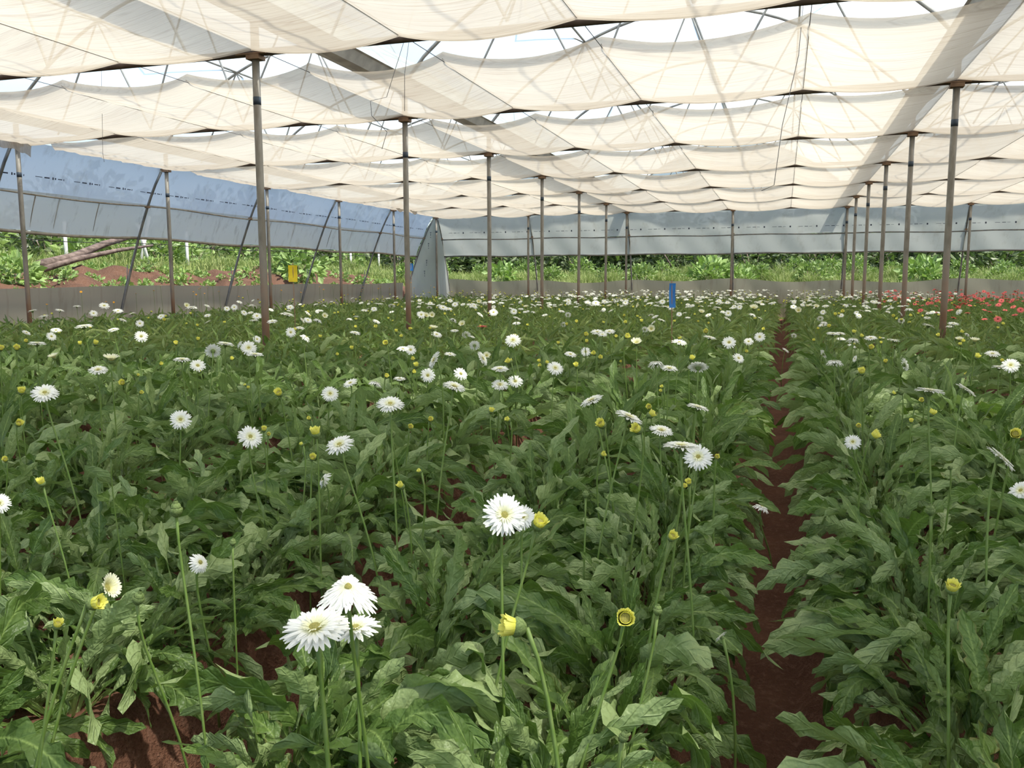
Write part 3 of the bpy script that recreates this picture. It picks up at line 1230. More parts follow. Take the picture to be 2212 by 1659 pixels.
def head_parts(kind, lod, seed):
    """petals, centre, calyx meshes of a flower head, radius about .05, facing +z, neck at z=-.016"""
    rr = random.Random(seed)
    pet, cen, cal = MB(), MB(), MB()
    ns = 4 if lod == 0 else 2
    q = 1.0 if lod == 0 else .62
    if kind in ('open', 'pink', 'orange'):
        for i in range(int(32 * q)):
            petal(pet, 2 * math.pi * i / int(32 * q) + rr.uniform(-.05, .05), .007, .050, .0088 / q ** .8, .006, rr.uniform(.002, .010), rr, nseg=ns, tone=(.4, 1))
        for i in range(int(28 * q)):
            petal(pet, 2 * math.pi * i / int(28 * q) + rr.uniform(-.1, .1), .006, .040 * rr.uniform(.9, 1.1), .0080 / q ** .8, .009, .002, rr, nseg=ns, z0=.002, tone=(.25, 1))
        if lod == 0:
            for i in range(22):
                petal(pet, 2 * math.pi * i / 22 + rr.uniform(-.1, .1), .006, .019 * rr.uniform(.85, 1.15), .0034, .006, 0, rr, nseg=2, z0=.005, tone=(0, .5))
        dome(cen, .0105, .005, .004, 0)
    elif kind == 'drooped':
        for i in range(int(34 * q)):
            petal(pet, 2 * math.pi * i / int(34 * q) + rr.uniform(-.06, .06), .007, .046, .0085 / q ** .8, .004, rr.uniform(.018, .028), rr, nseg=ns, tone=(.6, 1))
        for i in range(int(24 * q)):
            petal(pet, 2 * math.pi * i / int(24 * q) + rr.uniform(-.1, .1), .006, .034, .0078 / q ** .8, .006, .008, rr, nseg=ns, z0=.002, tone=(.4, 1))
        dome(cen, .010, .005, .003, 0)
    elif kind == 'folded':
        for ring, (cnt, R1) in enumerate(((34, .054), (28, .043))):
            for i in range(cnt):
                petal(pet, 2 * math.pi * i / cnt + rr.uniform(-.05, .05), .006, R1, .0086, .005, .004, rr, nseg=4, z0=.002 * ring, tone=(.5, 1))
        pet.V = [(x * 1.0, y, z - .72 * max(0, abs(x) - .004) - .25 * abs(y)) for x, y, z in pet.V]
        dome(cen, .008, .004, .003, 0)
        cen.V = [(x * .9, y, z - .5 * abs(x)) for x, y, z in cen.V]
        cup(cal, .0085, .017, 0)
        cal.V = [(x, y, z - .006) for x, y, z in cal.V]
        return pet, cen, cal
    elif kind == 'half':
        for i in range(int(30 * q)):
            petal(pet, 2 * math.pi * i / int(30 * q), .008, .036 * rr.uniform(.9, 1.1), .0080 / q ** .8, .024, .0, rr, nseg=ns, tone=(.1, 1))
        for i in range(int(24 * q)):
            petal(pet, 2 * math.pi * i / int(24 * q) + .1, .007, .024 * rr.uniform(.9, 1.1), .007 / q ** .8, .020, .0, rr, nseg=ns, tone=(0, .8))
        dome(cen, .011, .006, .004, 0)
    elif kind == 'bud':
        for i in range(int(24 * q)):
            petal(pet, 2 * math.pi * i / int(24 * q), .013, .018 * rr.uniform(.85, 1.1), .0065 / q ** .8, .020 * rr.uniform(.85, 1.15), .0, rr, nseg=ns, tone=(0, 1))
        for i in range(int(18 * q)):
            petal(pet, 2 * math.pi * i / int(18 * q), .009, .0115, .0060 / q ** .8, .017 * rr.uniform(.8, 1.2), .0, rr, nseg=ns, tone=(0, .9))
        dome(cen, .012, .005, .006, 0)
        cup(cal, .0165, .019, 0)
        return pet, cen, cal
    elif kind == 'green':
        for i in range(12):
            petal(pet, 2 * math.pi * i / 12, .006, .003, .005, .012, .0, rr, nseg=2, z0=.005)
        dome(cen, .011, .010, .003, 0)
        cup(cal, .0145, .020, 0)
        return pet, cen, cal
    cup(cal, .0135, .017, 0)
    return pet, cen, cal


PM = {'open': 'petal', 'drooped': 'petal', 'folded': 'petal', 'half': 'petal_half', 'bud': 'petal_yellow', 'green': 'calyx', 'pink': 'petal_pink', 'orange': 'petal_orange'}
HEAD = {}
for kind in PM:
    for lod in (0, 1):
        lst = []
        for v in range(4 if kind in ('open', 'drooped') else 2):
            p_, c_, k_ = head_parts(kind, lod, 31 * v + len(kind))
            dm = M['disc_dark'] if kind == 'pink' else (M['calyx'] if kind == 'green' else M['disc'])
            lst.append((p_.mesh('petals', M[PM[kind]], True, 'lv'), c_.mesh('flower_center', dm, True), k_.mesh('calyx', M['calyx'], True)))
        HEAD[kind, lod] = lst
FARHEAD = {}
for kind in PM:
    if kind == 'folded':
        continue
    L_ = []
    for v in range(3):
        p_, c_, k_ = head_parts(kind, 1, 7 * v + 3)
        mb = MB()
        mb.add(p_.V, p_.Q, 0, p_.A)
        mb.add(c_.V, c_.Q, 1)
        mb.add(k_.V, k_.Q, 2)
        L_.append(mb)
    FARHEAD[kind] = L_


def normal_from(px, py, tow, lat):
    """facing direction of a head: tow = degrees tilted towards the camera, lat = degrees tilted to the camera's right"""
    P = at_depth(px, py, 3)
    to_cam = Vector((-P[0], -P[1], 0)).normalized()
    right = Vector((math.cos(YAW), math.sin(YAW), 0))
    n = Vector((0, 0, 1)) + to_cam * math.tan(math.radians(max(-85, min(85, tow)))) + right * math.tan(math.radians(max(-82, min(82, lat))))
    return n.normalized()


def stem_pts(base, head, n, neck):
    b, h = Vector(base), Vector(head)
    p1 = h - n * neck
    p0 = b
    d = (h - b).length
    P = []
    c0 = b + Vector((0, 0, 1)) * d * .5
    c1 = p1 - (n * .35 + Vector((0, 0, .65))).normalized() * min(.12, d * .3)
    for i in range(9):
        t = i / 8
        P.append(p0 * (1 - t) ** 3 + c0 * 3 * t * (1 - t) ** 2 + c1 * 3 * t * t * (1 - t) + p1 * t ** 3)
    return P


WORD = {'open': 'white gerbera', 'drooped': 'white gerbera with drooping petals', 'folded': 'white gerbera folded in half', 'half': 'half-open cream gerbera', 'bud': 'yellow gerbera bud',
        'green': 'closed green gerbera bud', 'pink': 'coral pink gerbera', 'orange': 'small orange-yellow gerbera'}
CATW = {'bud': 'flower bud', 'green': 'flower bud'}
flowers = []          # (root object, px, py, kind, look)


def look_word(kind, tow, lat):
    if kind in ('bud', 'green', 'folded'):
        return ''
    if tow <= -12:
        return 'seen from behind, '
    if abs(lat) >= 50:
        return 'turned on its side, '
    if abs(lat) >= 18:
        return 'tilted, '
    if tow >= 40:
        return 'facing the camera, '
    if tow <= 6:
        return 'seen edge-on, '
    return 'facing upward, '


fl_r = random.Random(99)


def add_flower(px, py, wpx, tow=15, lat=0, kind='open', base=None, hand=True, pos=None, zb=None, label=None):
    size = {'half': .070, 'bud': .036, 'green': .028}.get(kind, .100)
    rel = -.50 if zb is None else zb
    if pos is None:
        r = ray(px, py)
        r = r / proj(r + np.array([0, 0, CZ]))[2]
        dp = rel / r[2] if r[2] < -.02 else 25
        ds = size * F / wpx
        lo_, hi_ = (.80, 1.30)
        D = min(max(ds, dp * lo_), dp * hi_)
        D = min(D, 33.0 / r[1])
        pos = r * D + np.array([0, 0, CZ])
    else:
        D = proj(pos)[2]
    sc = wpx * D / F / size
    n = normal_from(px, py, tow, lat)
    rr = fl_r
    w_eff = wpx
    if base is not None:
        bb = at_depth(base[0], base[1], D * base[2] if len(base) > 2 else D)
        bx, by = bb[0], bb[1]
        dd = Vector((bb[0] - pos[0], bb[1] - pos[1], bb[2] - pos[2]))
        k = (pos[2] - .30) / max(.01, (pos[2] - bb[2]))
        ln = max(1.0, math.hypot(dd.x * k, dd.y * k) / .16)
        bx, by = pos[0] + dd.x * k / ln, pos[1] + dd.y * k / ln
    else:
        bx, by = pos[0] + rr.uniform(-.06, .06), pos[1] + rr.uniform(-.05, .09)
    name = {'bud': 'gerbera_bud', 'green': 'gerbera_bud', 'pink': 'pink_gerbera_flower', 'orange': 'orange_gerbera_flower'}.get(kind, 'gerbera_flower')
    e = empty(name, (bx, by, .30))
    lod = 0 if wpx > 34 else 1
    neck = {'bud': .019, 'green': .020}.get(kind, .016) * sc
    rad = .0036 if kind not in ('green',) else .0030
    P = stem_pts((0, 0, 0), Vector(pos) - Vector(e.location), n, neck)
    st = MB().tube(P, [rad * 1.15, rad * 1.1, rad, rad, rad, rad, rad * .95, rad * .95, rad * 1.25], 6 if wpx > 24 else 4).build('stem', M['stem'], e)
    me = rr.choice(HEAD[kind, lod])
    rot = n.to_track_quat('Z', 'Y').to_matrix().to_4x4() @ Matrix.Rotation(rr.uniform(0, 6.28) if kind != 'folded' else 0, 4, 'Z')
    if kind == 'folded':
        # fold line points at the camera
        tc = Vector((-pos[0], -pos[1], 0)).normalized()
        yv = tc
        zv = Vector((0, 0, 1))
        xv = yv.cross(zv)
        rot = Matrix((xv, yv, zv)).transposed().to_4x4() @ Matrix.Rotation(-.30, 4, 'X')
    mw = Matrix.Translation(Vector(pos) - Vector(e.location)) @ rot @ Matrix.Scale(sc, 4)
    if wpx > 20:
        for nm, m_ in zip(('petals', 'flower_center', 'calyx'), me):
            o = link(nm, m_, e)
            o.matrix_local = mw
    else:
        mb = rr.choice(FARHEAD[kind if kind != 'folded' else 'open'])
        key = ('far', kind, id(mb))
        if key not in FM:
            dm = M['disc_dark'] if kind == 'pink' else (M['calyx'] if kind == 'green' else M['disc'])
            FM[key] = mb.mesh('flower_head', [M[PM[kind]], dm, M['calyx']], True, 'lv')
        o = link('flower_head', FM[key], e)
        o.matrix_local = mw
    flowers.append([e, px, py, kind, look_word(kind, tow, lat), wpx, label])
    return e


FM = {}
# hand placed flowers: px, py, width px, tow, lat, kind[, stem foot px]
H = [
 (681, 1360, 150, 16, -10, 'open', (699, 1640)), (768, 1359, 108, 8, -6, 'open', (775, 1640)), (752, 1268, 122, 0, 0, 'folded', (785, 1640, 1.05)),
 (1089, 1113, 96, 62, 22, 'open', (1090, 1330)), (1129, 1117, 60, 50, 12, 'open', (1130, 1325)),
 (1163, 1132, 34, 30, 25, 'bud', (1124, 1325)), (1112, 1354, 50, 38, -78, 'bud', (1163, 1655, .98)), (1350, 1335, 40, 66, 10, 'bud', (1312, 1500)),
 (1451, 1160, 22, 40, 30, 'bud', (1430, 1310)), (1558, 1376, 34, -40, -50, 'open'), (432, 1215, 50, 45, 48, 'drooped'),
 (228, 1271, 54, 25, 62, 'half', (168, 1530)), (203, 1303, 34, 35, 72, 'bud', (146, 1560)), (124, 1350, 22, 20, 20, 'bud', (112, 1540)),
 (380, 1098, 28, 5, 0, 'green', (402, 1300)), (90, 1043, 18, 25, -20, 'bud', (105, 1110)), (2056, 1271, 30, 30, 10, 'bud', (2050, 1520)),
 (1645, 1095, 40, -5, 20, 'drooped'), (300, 1290, 26, 10, 15, 'green'), (-2, 1088, 48, 55, 5, 'open'), (1421, 1316, 20, 0, 5, 'green', (1396, 1480)),
 (1265, 1066, 14, 0, 0, 'green', (1262, 1220)), (503, 1170, 14, 0, 5, 'green'), (2010, 1100, 20, 0, -5, 'green'), (1348, 1590, 22, 5, 20, 'green'),
 (97, 850, 56, 38, -4, 'open', (150, 940)), (390, 907, 46, 62, 0, 'open'), (540, 944, 54, 52, 28, 'open'), (212, 800, 40, 22, -2, 'open'), (240, 779, 31, 12, 4, 'half'),
 (305, 727, 28, 60, 8, 'open'), (427, 790, 33, 48, 14, 'open'), (393, 778, 37, 5, 3, 'open'), (460, 758, 35, -66, 5, 'open', (455, 880)), (487, 744, 37, 0, 10, 'open'),
 (516, 743, 22, 20, -58, 'drooped'), (537, 752, 35, 60, 5, 'open'), (551, 767, 36, 4, 5, 'open'), (245, 713, 25, 16, -10, 'open', (262, 790)), (348, 684, 17, 40, -22, 'open'),
 (302, 699, 18, 60, 12, 'open'), (181, 706, 36, 6, -6, 'open'), (121, 714, 24, 20, 0, 'open'), (111, 727, 22, 48, 28, 'open'), (57, 719, 20, 0, 34, 'open'), (80, 743, 36, 0, 4, 'open'),
 (94, 684, 24, 8, -14, 'open'), (70, 672, 21, 0, -14, 'open'), (129, 671, 20, 0, 14, 'open'), (166, 662, 18, 4, -3, 'open'), (202, 677, 17, 50, 15, 'open'), (225, 661, 23, 30, 8, 'open'),
 (255, 672, 22, 20, 4, 'open'), (413, 665, 24, 8, -8, 'open'), (403, 661, 12, 50, 20, 'half'), (448, 682, 16, 25, -14, 'open'), (449, 696, 18, 4, -30, 'open'), (265, 692, 18, 0, 24, 'open'),
 (285, 678, 16, 0, -22, 'open'), (117, 773, 22, 20, -20, 'half'), (490, 667, 14, 50, 10, 'open'), (506, 664, 15, 60, 0, 'open'), (527, 676, 15, 40, 30, 'open'), (541, 676, 14, 20, -10, 'open'),
 (555, 683, 20, 45, 5, 'open'), (549, 693, 22, 0, 2, 'open'), (517, 653, 14, 12, 20, 'open'), (543, 660, 13, 10, -6, 'open'), (447, 661, 14, 6, 20, 'open'),
 (843, 874, 60, 26, 0, 'open', (850, 1040)), (734, 962, 63, 30, -18, 'open', (772, 1060)), (713, 851, 38, 55, 8, 'open'), (757, 828, 33, 24, -20, 'open'), (811, 827, 34, -18, 16, 'drooped'),
 (863, 819, 29, 4, 4, 'open'), (939, 778, 42, 32, -62, 'open'), (924, 811, 33, 66, 4, 'open'), (972, 766, 27, 9, 6, 'open'), (995, 808, 33, 46, 34, 'open'), (981, 836, 51, 12, 16, 'open', (972, 930)),
 (1042, 775, 35, 25, 58, 'open'), (1025, 746, 24, -68, 10, 'open', (1032, 790)), (1007, 723, 19, -60, 0, 'open'), (1020, 728, 13, 10, 22, 'open'), (943, 723, 25, 24, 14, 'open'), (936, 711, 19, 12, 10, 'half'),
 (982, 715, 20, 8, 0, 'open'), (1042, 706, 25, 0, 2, 'pink'), (870, 754, 28, 15, 0, 'open'), (887, 756, 25, 58, 5, 'open'), (767, 720, 25, 8, 10, 'open'), (661, 728, 28, -2, 38, 'drooped'),
 (648, 709, 20, 10, 8, 'open'), (628, 718, 23, 68, 5, 'open'), (588, 695, 23, 16, -6, 'open'), (622, 680, 28, 2, 16, 'open'), (555, 733, 19, 50, 32, 'open'), (665, 692, 19, 32, 18, 'open'),
 (653, 692, 15, 0, 58, 'open'), (687, 691, 23, -15, 24, 'drooped'), (701, 683, 13, 55, 30, 'half'), (664, 677, 16, 0, 42, 'open'), (690, 672, 19, 6, 0, 'open'), (627, 664, 17, 36, 4, 'open'),
 (612, 679, 16, 0, 12, 'open'), (813, 695, 18, 12, 26, 'open'), (770, 684, 15, 0, 3, 'open'), (755, 688, 16, -4, 6, 'drooped'), (787, 671, 16, 10, 4, 'open'), (808, 668, 14, 45, 0, 'open'),
 (816, 657, 19, 0, 8, 'open'), (910, 680, 21, 48, 8, 'open'), (920, 683, 14, 40, 28, 'half'), (933, 681, 13, 65, 10, 'half'), (957, 665, 20, 30, 10, 'open'), (968, 668, 20, 14, 4, 'open'),
 (983, 658, 15, 42, -8, 'open'), (1024, 661, 17, 36, 40, 'open'), (1066, 675, 20, 52, 0, 'open'), (1083, 655, 14, 10, 0, 'open'), (1062, 653, 18, 14, 3, 'open'), (1037, 680, 18, 10, 40, 'open'),
 (980, 690, 19, -20, 24, 'drooped'), (999, 701, 15, 46, -24, 'half'), (972, 650, 14, 30, 6, 'open'), (1080, 832, 38, 30, 4, 'open'), (1113, 824, 34, 46, 6, 'open'), (1080, 798, 38, 10, 0, 'open'),
 (1108, 736, 36, 46, 0, 'open', (1118, 800)), (1051, 769, 16, 50, 10, 'half'), (698, 1036, 42, 30, -58, 'drooped'), (846, 661, 16, -30, 6, 'open'), (878, 655, 14, 0, 6, 'open'),
 (1290, 718, 30, 14, 0, 'open'), (1316, 717, 27, 16, -4, 'open'), (1301, 723, 22, 20, 5, 'open'), (1265, 760, 22, 62, 6, 'open'), (1232, 766, 27, 20, 10, 'open'), (1199, 796, 38, 42, 18, 'open'),
 (1375, 742, 23, 30, 0, 'half'), (1407, 711, 16, 66, 0, 'half'), (1393, 712, 15, -64, 0, 'open'), (1467, 740, 34, 14, 10, 'open'), (1417, 784, 39, -20, -2, 'drooped', (1420, 860)),
 (1446, 797, 38, 12, 6, 'open'), (1508, 794, 45, -36, 0, 'open', (1503, 900)), (1533, 730, 29, 8, 14, 'open'), (1575, 740, 31, 54, -2, 'open'), (1617, 738, 21, 46, 6, 'open'), (1641, 728, 24, 60, 0, 'open'),
 (1595, 774, 27, 48, 36, 'open'), (1279, 866, 54, 4, -24, 'open', (1292, 960)), (1358, 902, 62, 6, 24, 'open', (1338, 1010)), (1428, 931, 52, 16, 10, 'open', (1432, 1050)),
 (1507, 881, 48, 2, 14, 'open', (1500, 960)), (1472, 966, 78, -1, 3, 'open', (1478, 1100)), (1508, 988, 63, 52, 4, 'open', (1496, 1110)), (1418, 661, 15, 8, 8, 'open'), (1436, 663, 20, 4, 6, 'open'),
 (1467, 679, 13, 50, 0, 'open'), (1415, 685, 17, 8, -24, 'open'), (1429, 692, 19, 4, 20, 'open'), (1412, 697, 14, 2, -40, 'open'), (1550, 665, 19, 4, 8, 'open'), (1573, 677, 16, 58, 5, 'open'),
 (1571, 689, 18, 14, 30, 'open'), (1640, 656, 22, 6, 12, 'open'), (1628, 667, 18, 30, 6, 'half'), (1626, 679, 19, -4, 20, 'drooped'), (1110, 673, 16, 58, 0, 'open'), (1125, 668, 14, 10, 0, 'open'),
 (1116, 699, 19, 14, -4, 'open'), (1117, 688, 20, 4, 22, 'open'), (1213, 673, 15, 14, 8, 'open'), (1227, 680, 14, -62, 0, 'open'), (1152, 660, 16, 6, 26, 'open'), (1164, 659, 14, 10, 4, 'open'),
 (1217, 701, 14, -60, 0, 'open'), (1185, 655, 14, 4, -4, 'open'), (1228, 650, 14, 44, 30, 'open'), (1270, 654, 16, 20, 4, 'open'), (1287, 655, 18, 40, 4, 'open'), (1307, 653, 16, 20, 6, 'open'),
 (1351, 654, 13, 50, 0, 'open'), (1380, 660, 12, 30, -70, 'half'), (1403, 656, 18, 2, -14, 'open'),
 (1799, 722, 29, 8, 4, 'open'), (1815, 721, 22, 10, 6, 'open'), (1817, 733, 20, 12, 2, 'open'), (1843, 733, 32, -14, 5, 'drooped'), (1881, 731, 28, 14, 0, 'open'), (1912, 732, 20, 4, 20, 'open'),
 (1931, 736, 29, 2, 8, 'open'), (1840, 748, 19, 20, 22, 'open'), (1779, 765, 21, -30, 56, 'open'), (1803, 781, 40, -14, 0, 'drooped'), (1847, 775, 16, 20, -72, 'open'), (1954, 788, 33, 10, 74, 'open'),
 (2144, 765, 32, 18, 4, 'open'), (2183, 790, 37, 50, 0, 'open'), (2158, 794, 32, 2, 3, 'open'), (2086, 843, 46, 10, 38, 'open', (2078, 910)), (2008, 846, 60, -2, 5, 'open', (2008, 960)),
 (1842, 955, 36, 56, 0, 'open', (1870, 1010)), (2161, 991, 72, 16, 46, 'open', (2152, 1110)), (2206, 1061, 52, 28, -34, 'open'), (2005, 704, 30, 2, 18, 'open'), (2059, 700, 24, 12, 4, 'open'),
 (2052, 706, 18, 6, 0, 'open'), (2003, 687, 16, 16, 0, 'open'), (2006, 677, 16, 14, -4, 'open'), (1947, 693, 15, -50, 0, 'open'), (1944, 677, 16, 14, 48, 'open'), (1963, 667, 22, -4, -2, 'drooped'),
 (1890, 668, 14, 4, 0, 'open'), (1894, 655, 20, 8, 0, 'open'), (1777, 703, 19, 10, -8, 'open'), (1780, 696, 20, -10, 6, 'drooped'), (1697, 757, 17, 20, 36, 'open'), (2105, 738, 20, 16, 8, 'half'),
 (1772, 688, 14, -60, 0, 'open'), (2072, 735, 16, 20, 0, 'half'), (1923, 667, 18, 0, -22, 'open'), (1714, 663, 14, 40, 0, 'open'), (1755, 661, 14, 2, 6, 'open'), (1870, 655, 16, 4, -12, 'open'),
 (2090, 722, 14, 0, 40, 'drooped'), (1998, 675, 12, 10, 30, 'half'), (1715, 725, 13, -50, 10, 'open'), (1945, 662, 14, 10, 0, 'open'), (1868, 661, 13, 20, 0, 'open'),
]
LOW = {(1558, 1376): -.66, (1645, 1095): -.74, (432, 1215): -.62, (698, 1036): -.60, (1697, 757): -.66, (2206, 1061): -.62}
for h in H:
    add_flower(*h[:6], base=(h[6] if len(h) > 6 else None), zb=LOW.get((h[0], h[1])))
# hand placed buds: px, py, width
B = [(46, 846, 18), (40, 915, 18), (12, 993, 14), (265, 827, 15), (245, 980, 22, 'green'), (173, 743, 10), (206, 742, 13), (36, 752, 15), (57, 737, 9), (2, 753, 14), (380, 742, 11), (347, 786, 9),
     (427, 733, 9), (500, 776, 10), (304, 848, 10), (151, 875, 12, 'green'), (298, 811, 7), (128, 720, 7), (530, 832, 7), (535, 838, 8), (432, 802, 8),
     (890, 776, 10), (899, 790, 13), (893, 804, 10), (834, 812, 11), (760, 753, 10), (727, 766, 8), (834, 741, 13), (868, 727, 9), (856, 716, 9), (603, 850, 20), (682, 936, 26), (570, 928, 14),
     (580, 938, 10), (675, 989, 17), (669, 904, 10), (886, 922, 13), (929, 906, 13), (846, 936, 18, 'green'), (1061, 888, 14), (907, 1018, 11), (867, 1050, 18), (1098, 907, 13), (652, 960, 10),
     (1165, 781, 9), (1180, 784, 10), (1167, 790, 9), (1245, 790, 13), (1284, 764, 12), (1295, 772, 11), (1267, 738, 9), (1431, 836, 9), (1428, 845, 8), (1403, 879, 14), (1405, 896, 20), (1300, 917, 24),
     (1378, 928, 26), (1301, 982, 14), (1548, 987, 13), (1488, 1043, 16), (1493, 775, 14), (1478, 1051, 12), (1352, 697, 9), (1353, 727, 14), (1265, 723, 11), (1330, 727, 8), (1206, 742, 8),
     (1100, 781, 14), (1104, 780, 9), (1523, 908, 12, 'green'), (1341, 781, 6), (1611, 759, 8), (1525, 716, 12), (1650, 712, 8),
     (1845, 743, 9), (2079, 737, 9), (1791, 705, 9), (1766, 710, 6), (1844, 718, 10), (1881, 751, 13), (1913, 781, 10), (1860, 727, 10), (2110, 771, 14), (1855, 920, 12), (1887, 942, 24), (1992, 865, 12),
     (1945, 846, 14, 'green'), (1822, 842, 12, 'green'), (2012, 893, 18), (2193, 938, 26), (1968, 910, 11), (2090, 809, 10), (1929, 683, 8), (1965, 682, 8), (1981, 878, 14, 'green'), (2052, 1010, 12, 'green'),
     (2027, 725, 9), (1903, 741, 7), (1862, 804, 18), (1929, 850, 10), (2165, 780, 9), (1992, 683, 6), (2165, 700, 8), (1804, 680, 8), (1822, 673, 9), (1759, 735, 7)]
for t in B:
    k = t[3] if len(t) > 3 else 'bud'
    add_flower(t[0], t[1], t[2] * .88, R.uniform(15, 70), R.uniform(-55, 55), k)


def mean_white(x, y):
    return 1


# more distant ones, scattered over the beds as the photo shows them
sr = random.Random(314)
GRP = {'open': 'distant white gerberas', 'drooped': 'distant white gerberas', 'half': 'distant white gerberas', 'bud': 'distant yellow buds', 'pink': 'distant pink gerberas', 'orange': 'orange flowers by the side skirting'}
GLAB = {'open': 'small distant white gerbera in the thick flower band before the end wall',
        'bud': 'tiny yellow gerbera bud among the distant white flowers',
        'pink': 'coral pink gerbera in the pink bed beyond the third post row',
        'orange': 'small orange-yellow gerbera growing beside the brown side skirting'}
cnt = {'open': sum(1 for f in flowers if f[3] in ('open', 'drooped', 'folded', 'half', 'pink')), 'bud': 0}
NW = 300 - cnt['open'] - 0
wpos = []
while len(wpos) < 860:
    x, y = sr.uniform(-12.5, 4.4), sr.uniform(13, 33.3)
    lim = 15 if x > -7 else 19 - (x + 7) * -.2
    if x < -7 and sr.random() < .45 or x < -8.5 and sr.random() < .75:
        continue
    if y < lim and sr.random() < .6:
        continue
    if abs(x) < .16:
        continue
    if x > 2.6 and y < 24:
        continue
    z = CZ - sr.uniform(.38 if x > -8 else .5, .60)
    wpos.append((proj((x, y, z))[2], x, y, z))
wpos.sort()
rest = []


def scat(kind, x, y, z, size):
    px, py, D = proj((x, y, z))
    if not (-10 < px < 2222) or py > 1000:
        return
    add_flower(px, py, size * F / D, sr.choice([0, 3, 6, 10, 14, 20, 35, 55, -20]), sr.gauss(4, 16), kind, pos=np.array([x, y, z]))
    e = flowers[-1][0]
    kk = 'open' if kind in ('open', 'drooped', 'half') else kind
    e['label'] = GLAB[kk]
    e['group'] = GRP[kk]
    e['category'] = 'flower bud' if kk == 'bud' else 'flower'
    flowers[-1][6] = 'done'


for i, (d, x, y, z) in enumerate(wpos):
    if i < NW:
        scat(sr.choice(['open', 'open', 'open', 'drooped', 'half']), x, y, z, sr.uniform(.085, .11))
    else:
        rest.append(('open', x, y, z))
nb = 0
while nb < 150:
    x, y = sr.uniform(-12.5, 4), sr.uniform(8, 24)
    if abs(x) < .3:
        continue
    if x < -8 and sr.random() < .5:
        continue
    scat('bud', x, y, CZ - sr.uniform(.48, .66), sr.uniform(.030, .045))
    nb += 1
for i in range(330):
    x, y = sr.uniform(-12.5, 4), sr.uniform(17, 33)
    rest.append(('bud', x, y, CZ - sr.uniform(.42, .6)))
npk = 0
while npk < 230:
    x, y = sr.uniform(2.3, 9.6), sr.uniform(12.3, 33.3)
    if x < 2.3 + max(0, (16 - y)) * .0:
        continue
    px, py, D = proj((x, y, 1.1))
    if px > 2230 or (px < 1900 and sr.random() < .3):
        continue
    scat('pink', x, y, CZ - sr.uniform(.38, .62), sr.uniform(.085, .11))
    npk += 1
for i in range(46):
    x, y = sr.uniform(-14.25, -13.0), sr.uniform(13, 33)
    scat('orange', x, y, CZ - sr.uniform(.10, .52), sr.uniform(.045, .06))

# the whites and buds beyond three hundred: one mass each
for kind, nm, lb in (('open', 'distant_flowers', 'hundreds of tiny white gerberas massed in front of the end wall'), ('bud', 'distant_buds', 'scattered tiny yellow buds in the distant beds')):
    mb = MB()
    for k_, x, y, z in rest:
        if k_ != kind:
            continue
        src = FARHEAD[kind][sr.randrange(3)]
        s = sr.uniform(.85, 1.15)
        n = Vector((sr.gauss(0, .22), sr.gauss(-.12, .25), 1)).normalized()
        rot = n.to_track_quat('Z', 'Y').to_matrix()
        mb.add([rot @ (Vector(v) * s) + Vector((x, y, z)) for v in src.V], src.Q, 0, src.A)
        mb.M[-len(src.Q):] = src.M
        mb.tube([(x, y, .5), (x, y, z - .01)], .0035, 3, m=2, caps=False)
    tag(link(nm, mb.mesh(nm, [M['petal' if kind == 'open' else 'petal_yellow'], M['disc'], M['calyx']], True, 'lv')), lb, 'flowers', kind='stuff')

# labels of the hand placed flowers: look + place by things one can find
LM = []
for ri, nm in ((0, 'post by the side curtain'), (1, 'post in the white gerberas'), (2, 'post by the pink gerberas')):
    for k, y in enumerate({0: PY[4:9], 1: PY[3:9], 2: PY[4:9]}[ri]):
        q = proj((GX[ri], y, 1.05))
        LM.append((q[0], q[1], '%s %s' % (ordw(k) if k else 'nearest', nm)))
LM += [(640, 640, 'yellow card trap'), (1452, 668, 'tall blue card trap'), (750, 1300, 'folded white flower'), (1100, 1110, 'overlapping flower pair'), (1500, 985, 'wide edge-on flower'),
       (843, 874, 'big yellow-centred flower'), (97, 850, 'lone round flower'), (2161, 991, 'large path-side tilted flower'), (1700, 1600, 'near end of path'), (1695, 800, 'middle of the path'),
       (1106, 736, 'round mid-field flower')]
SHORT = {'seen from behind': 'rear-view ', 'turned on its side': 'sideways ', 'tilted': 'tilted ', 'facing the camera': 'front-facing ', 'seen edge-on': 'edge-on ', 'facing upward': 'upward '}


def place_label(items):
    """items: (object, px, py, group key, text, category, group); labels each by its look and its rank beside the nearest landmark"""
    used = {}
    for it in items:
        px, py = it[1], it[2]
        best = None
        for (lx, ly, nm) in LM:
            d = math.hypot((px - lx), (py - ly) * 1.6)
            if best is None or d < best[0]:
                best = (d, lx, ly, nm)
        d, lx, ly, nm = best
        dx, dy = px - lx, (py - ly) * 1.6
        if abs(dx) > abs(dy):
            rel = 'pink-side of' if dx > 0 else 'curtain-side of'
        else:
            rel = 'before' if dy > 0 else 'behind'
        used.setdefault((it[3], rel, nm), []).append((d, it))
    for (kk, rel, nm), lst in used.items():
        lst.sort(key=lambda t: t[0])
        for i, (d, it) in enumerate(lst):
            tag(it[0], '%s, %s%s the %s' % (it[4], (ordw(i) + ' ') if len(lst) > 1 else '', rel, nm), it[5], it[6])


items = []
for f in flowers:
    e, px, py, kind, look, wpx, lb = f
    if lb is not None and wpx < 9.5:
        continue
    t = SHORT.get(look.rstrip(', '), '') + WORD[kind].replace('white gerbera with drooping petals', 'drooping white gerbera')
    items.append((e, px, py, kind if kind not in ('open', 'drooped', 'half') else 'w', t, CATW.get(kind, 'flower'), e.get('group') or ('buds in the near beds' if kind in CATW else 'flowers in the near beds')))
place_label(items)


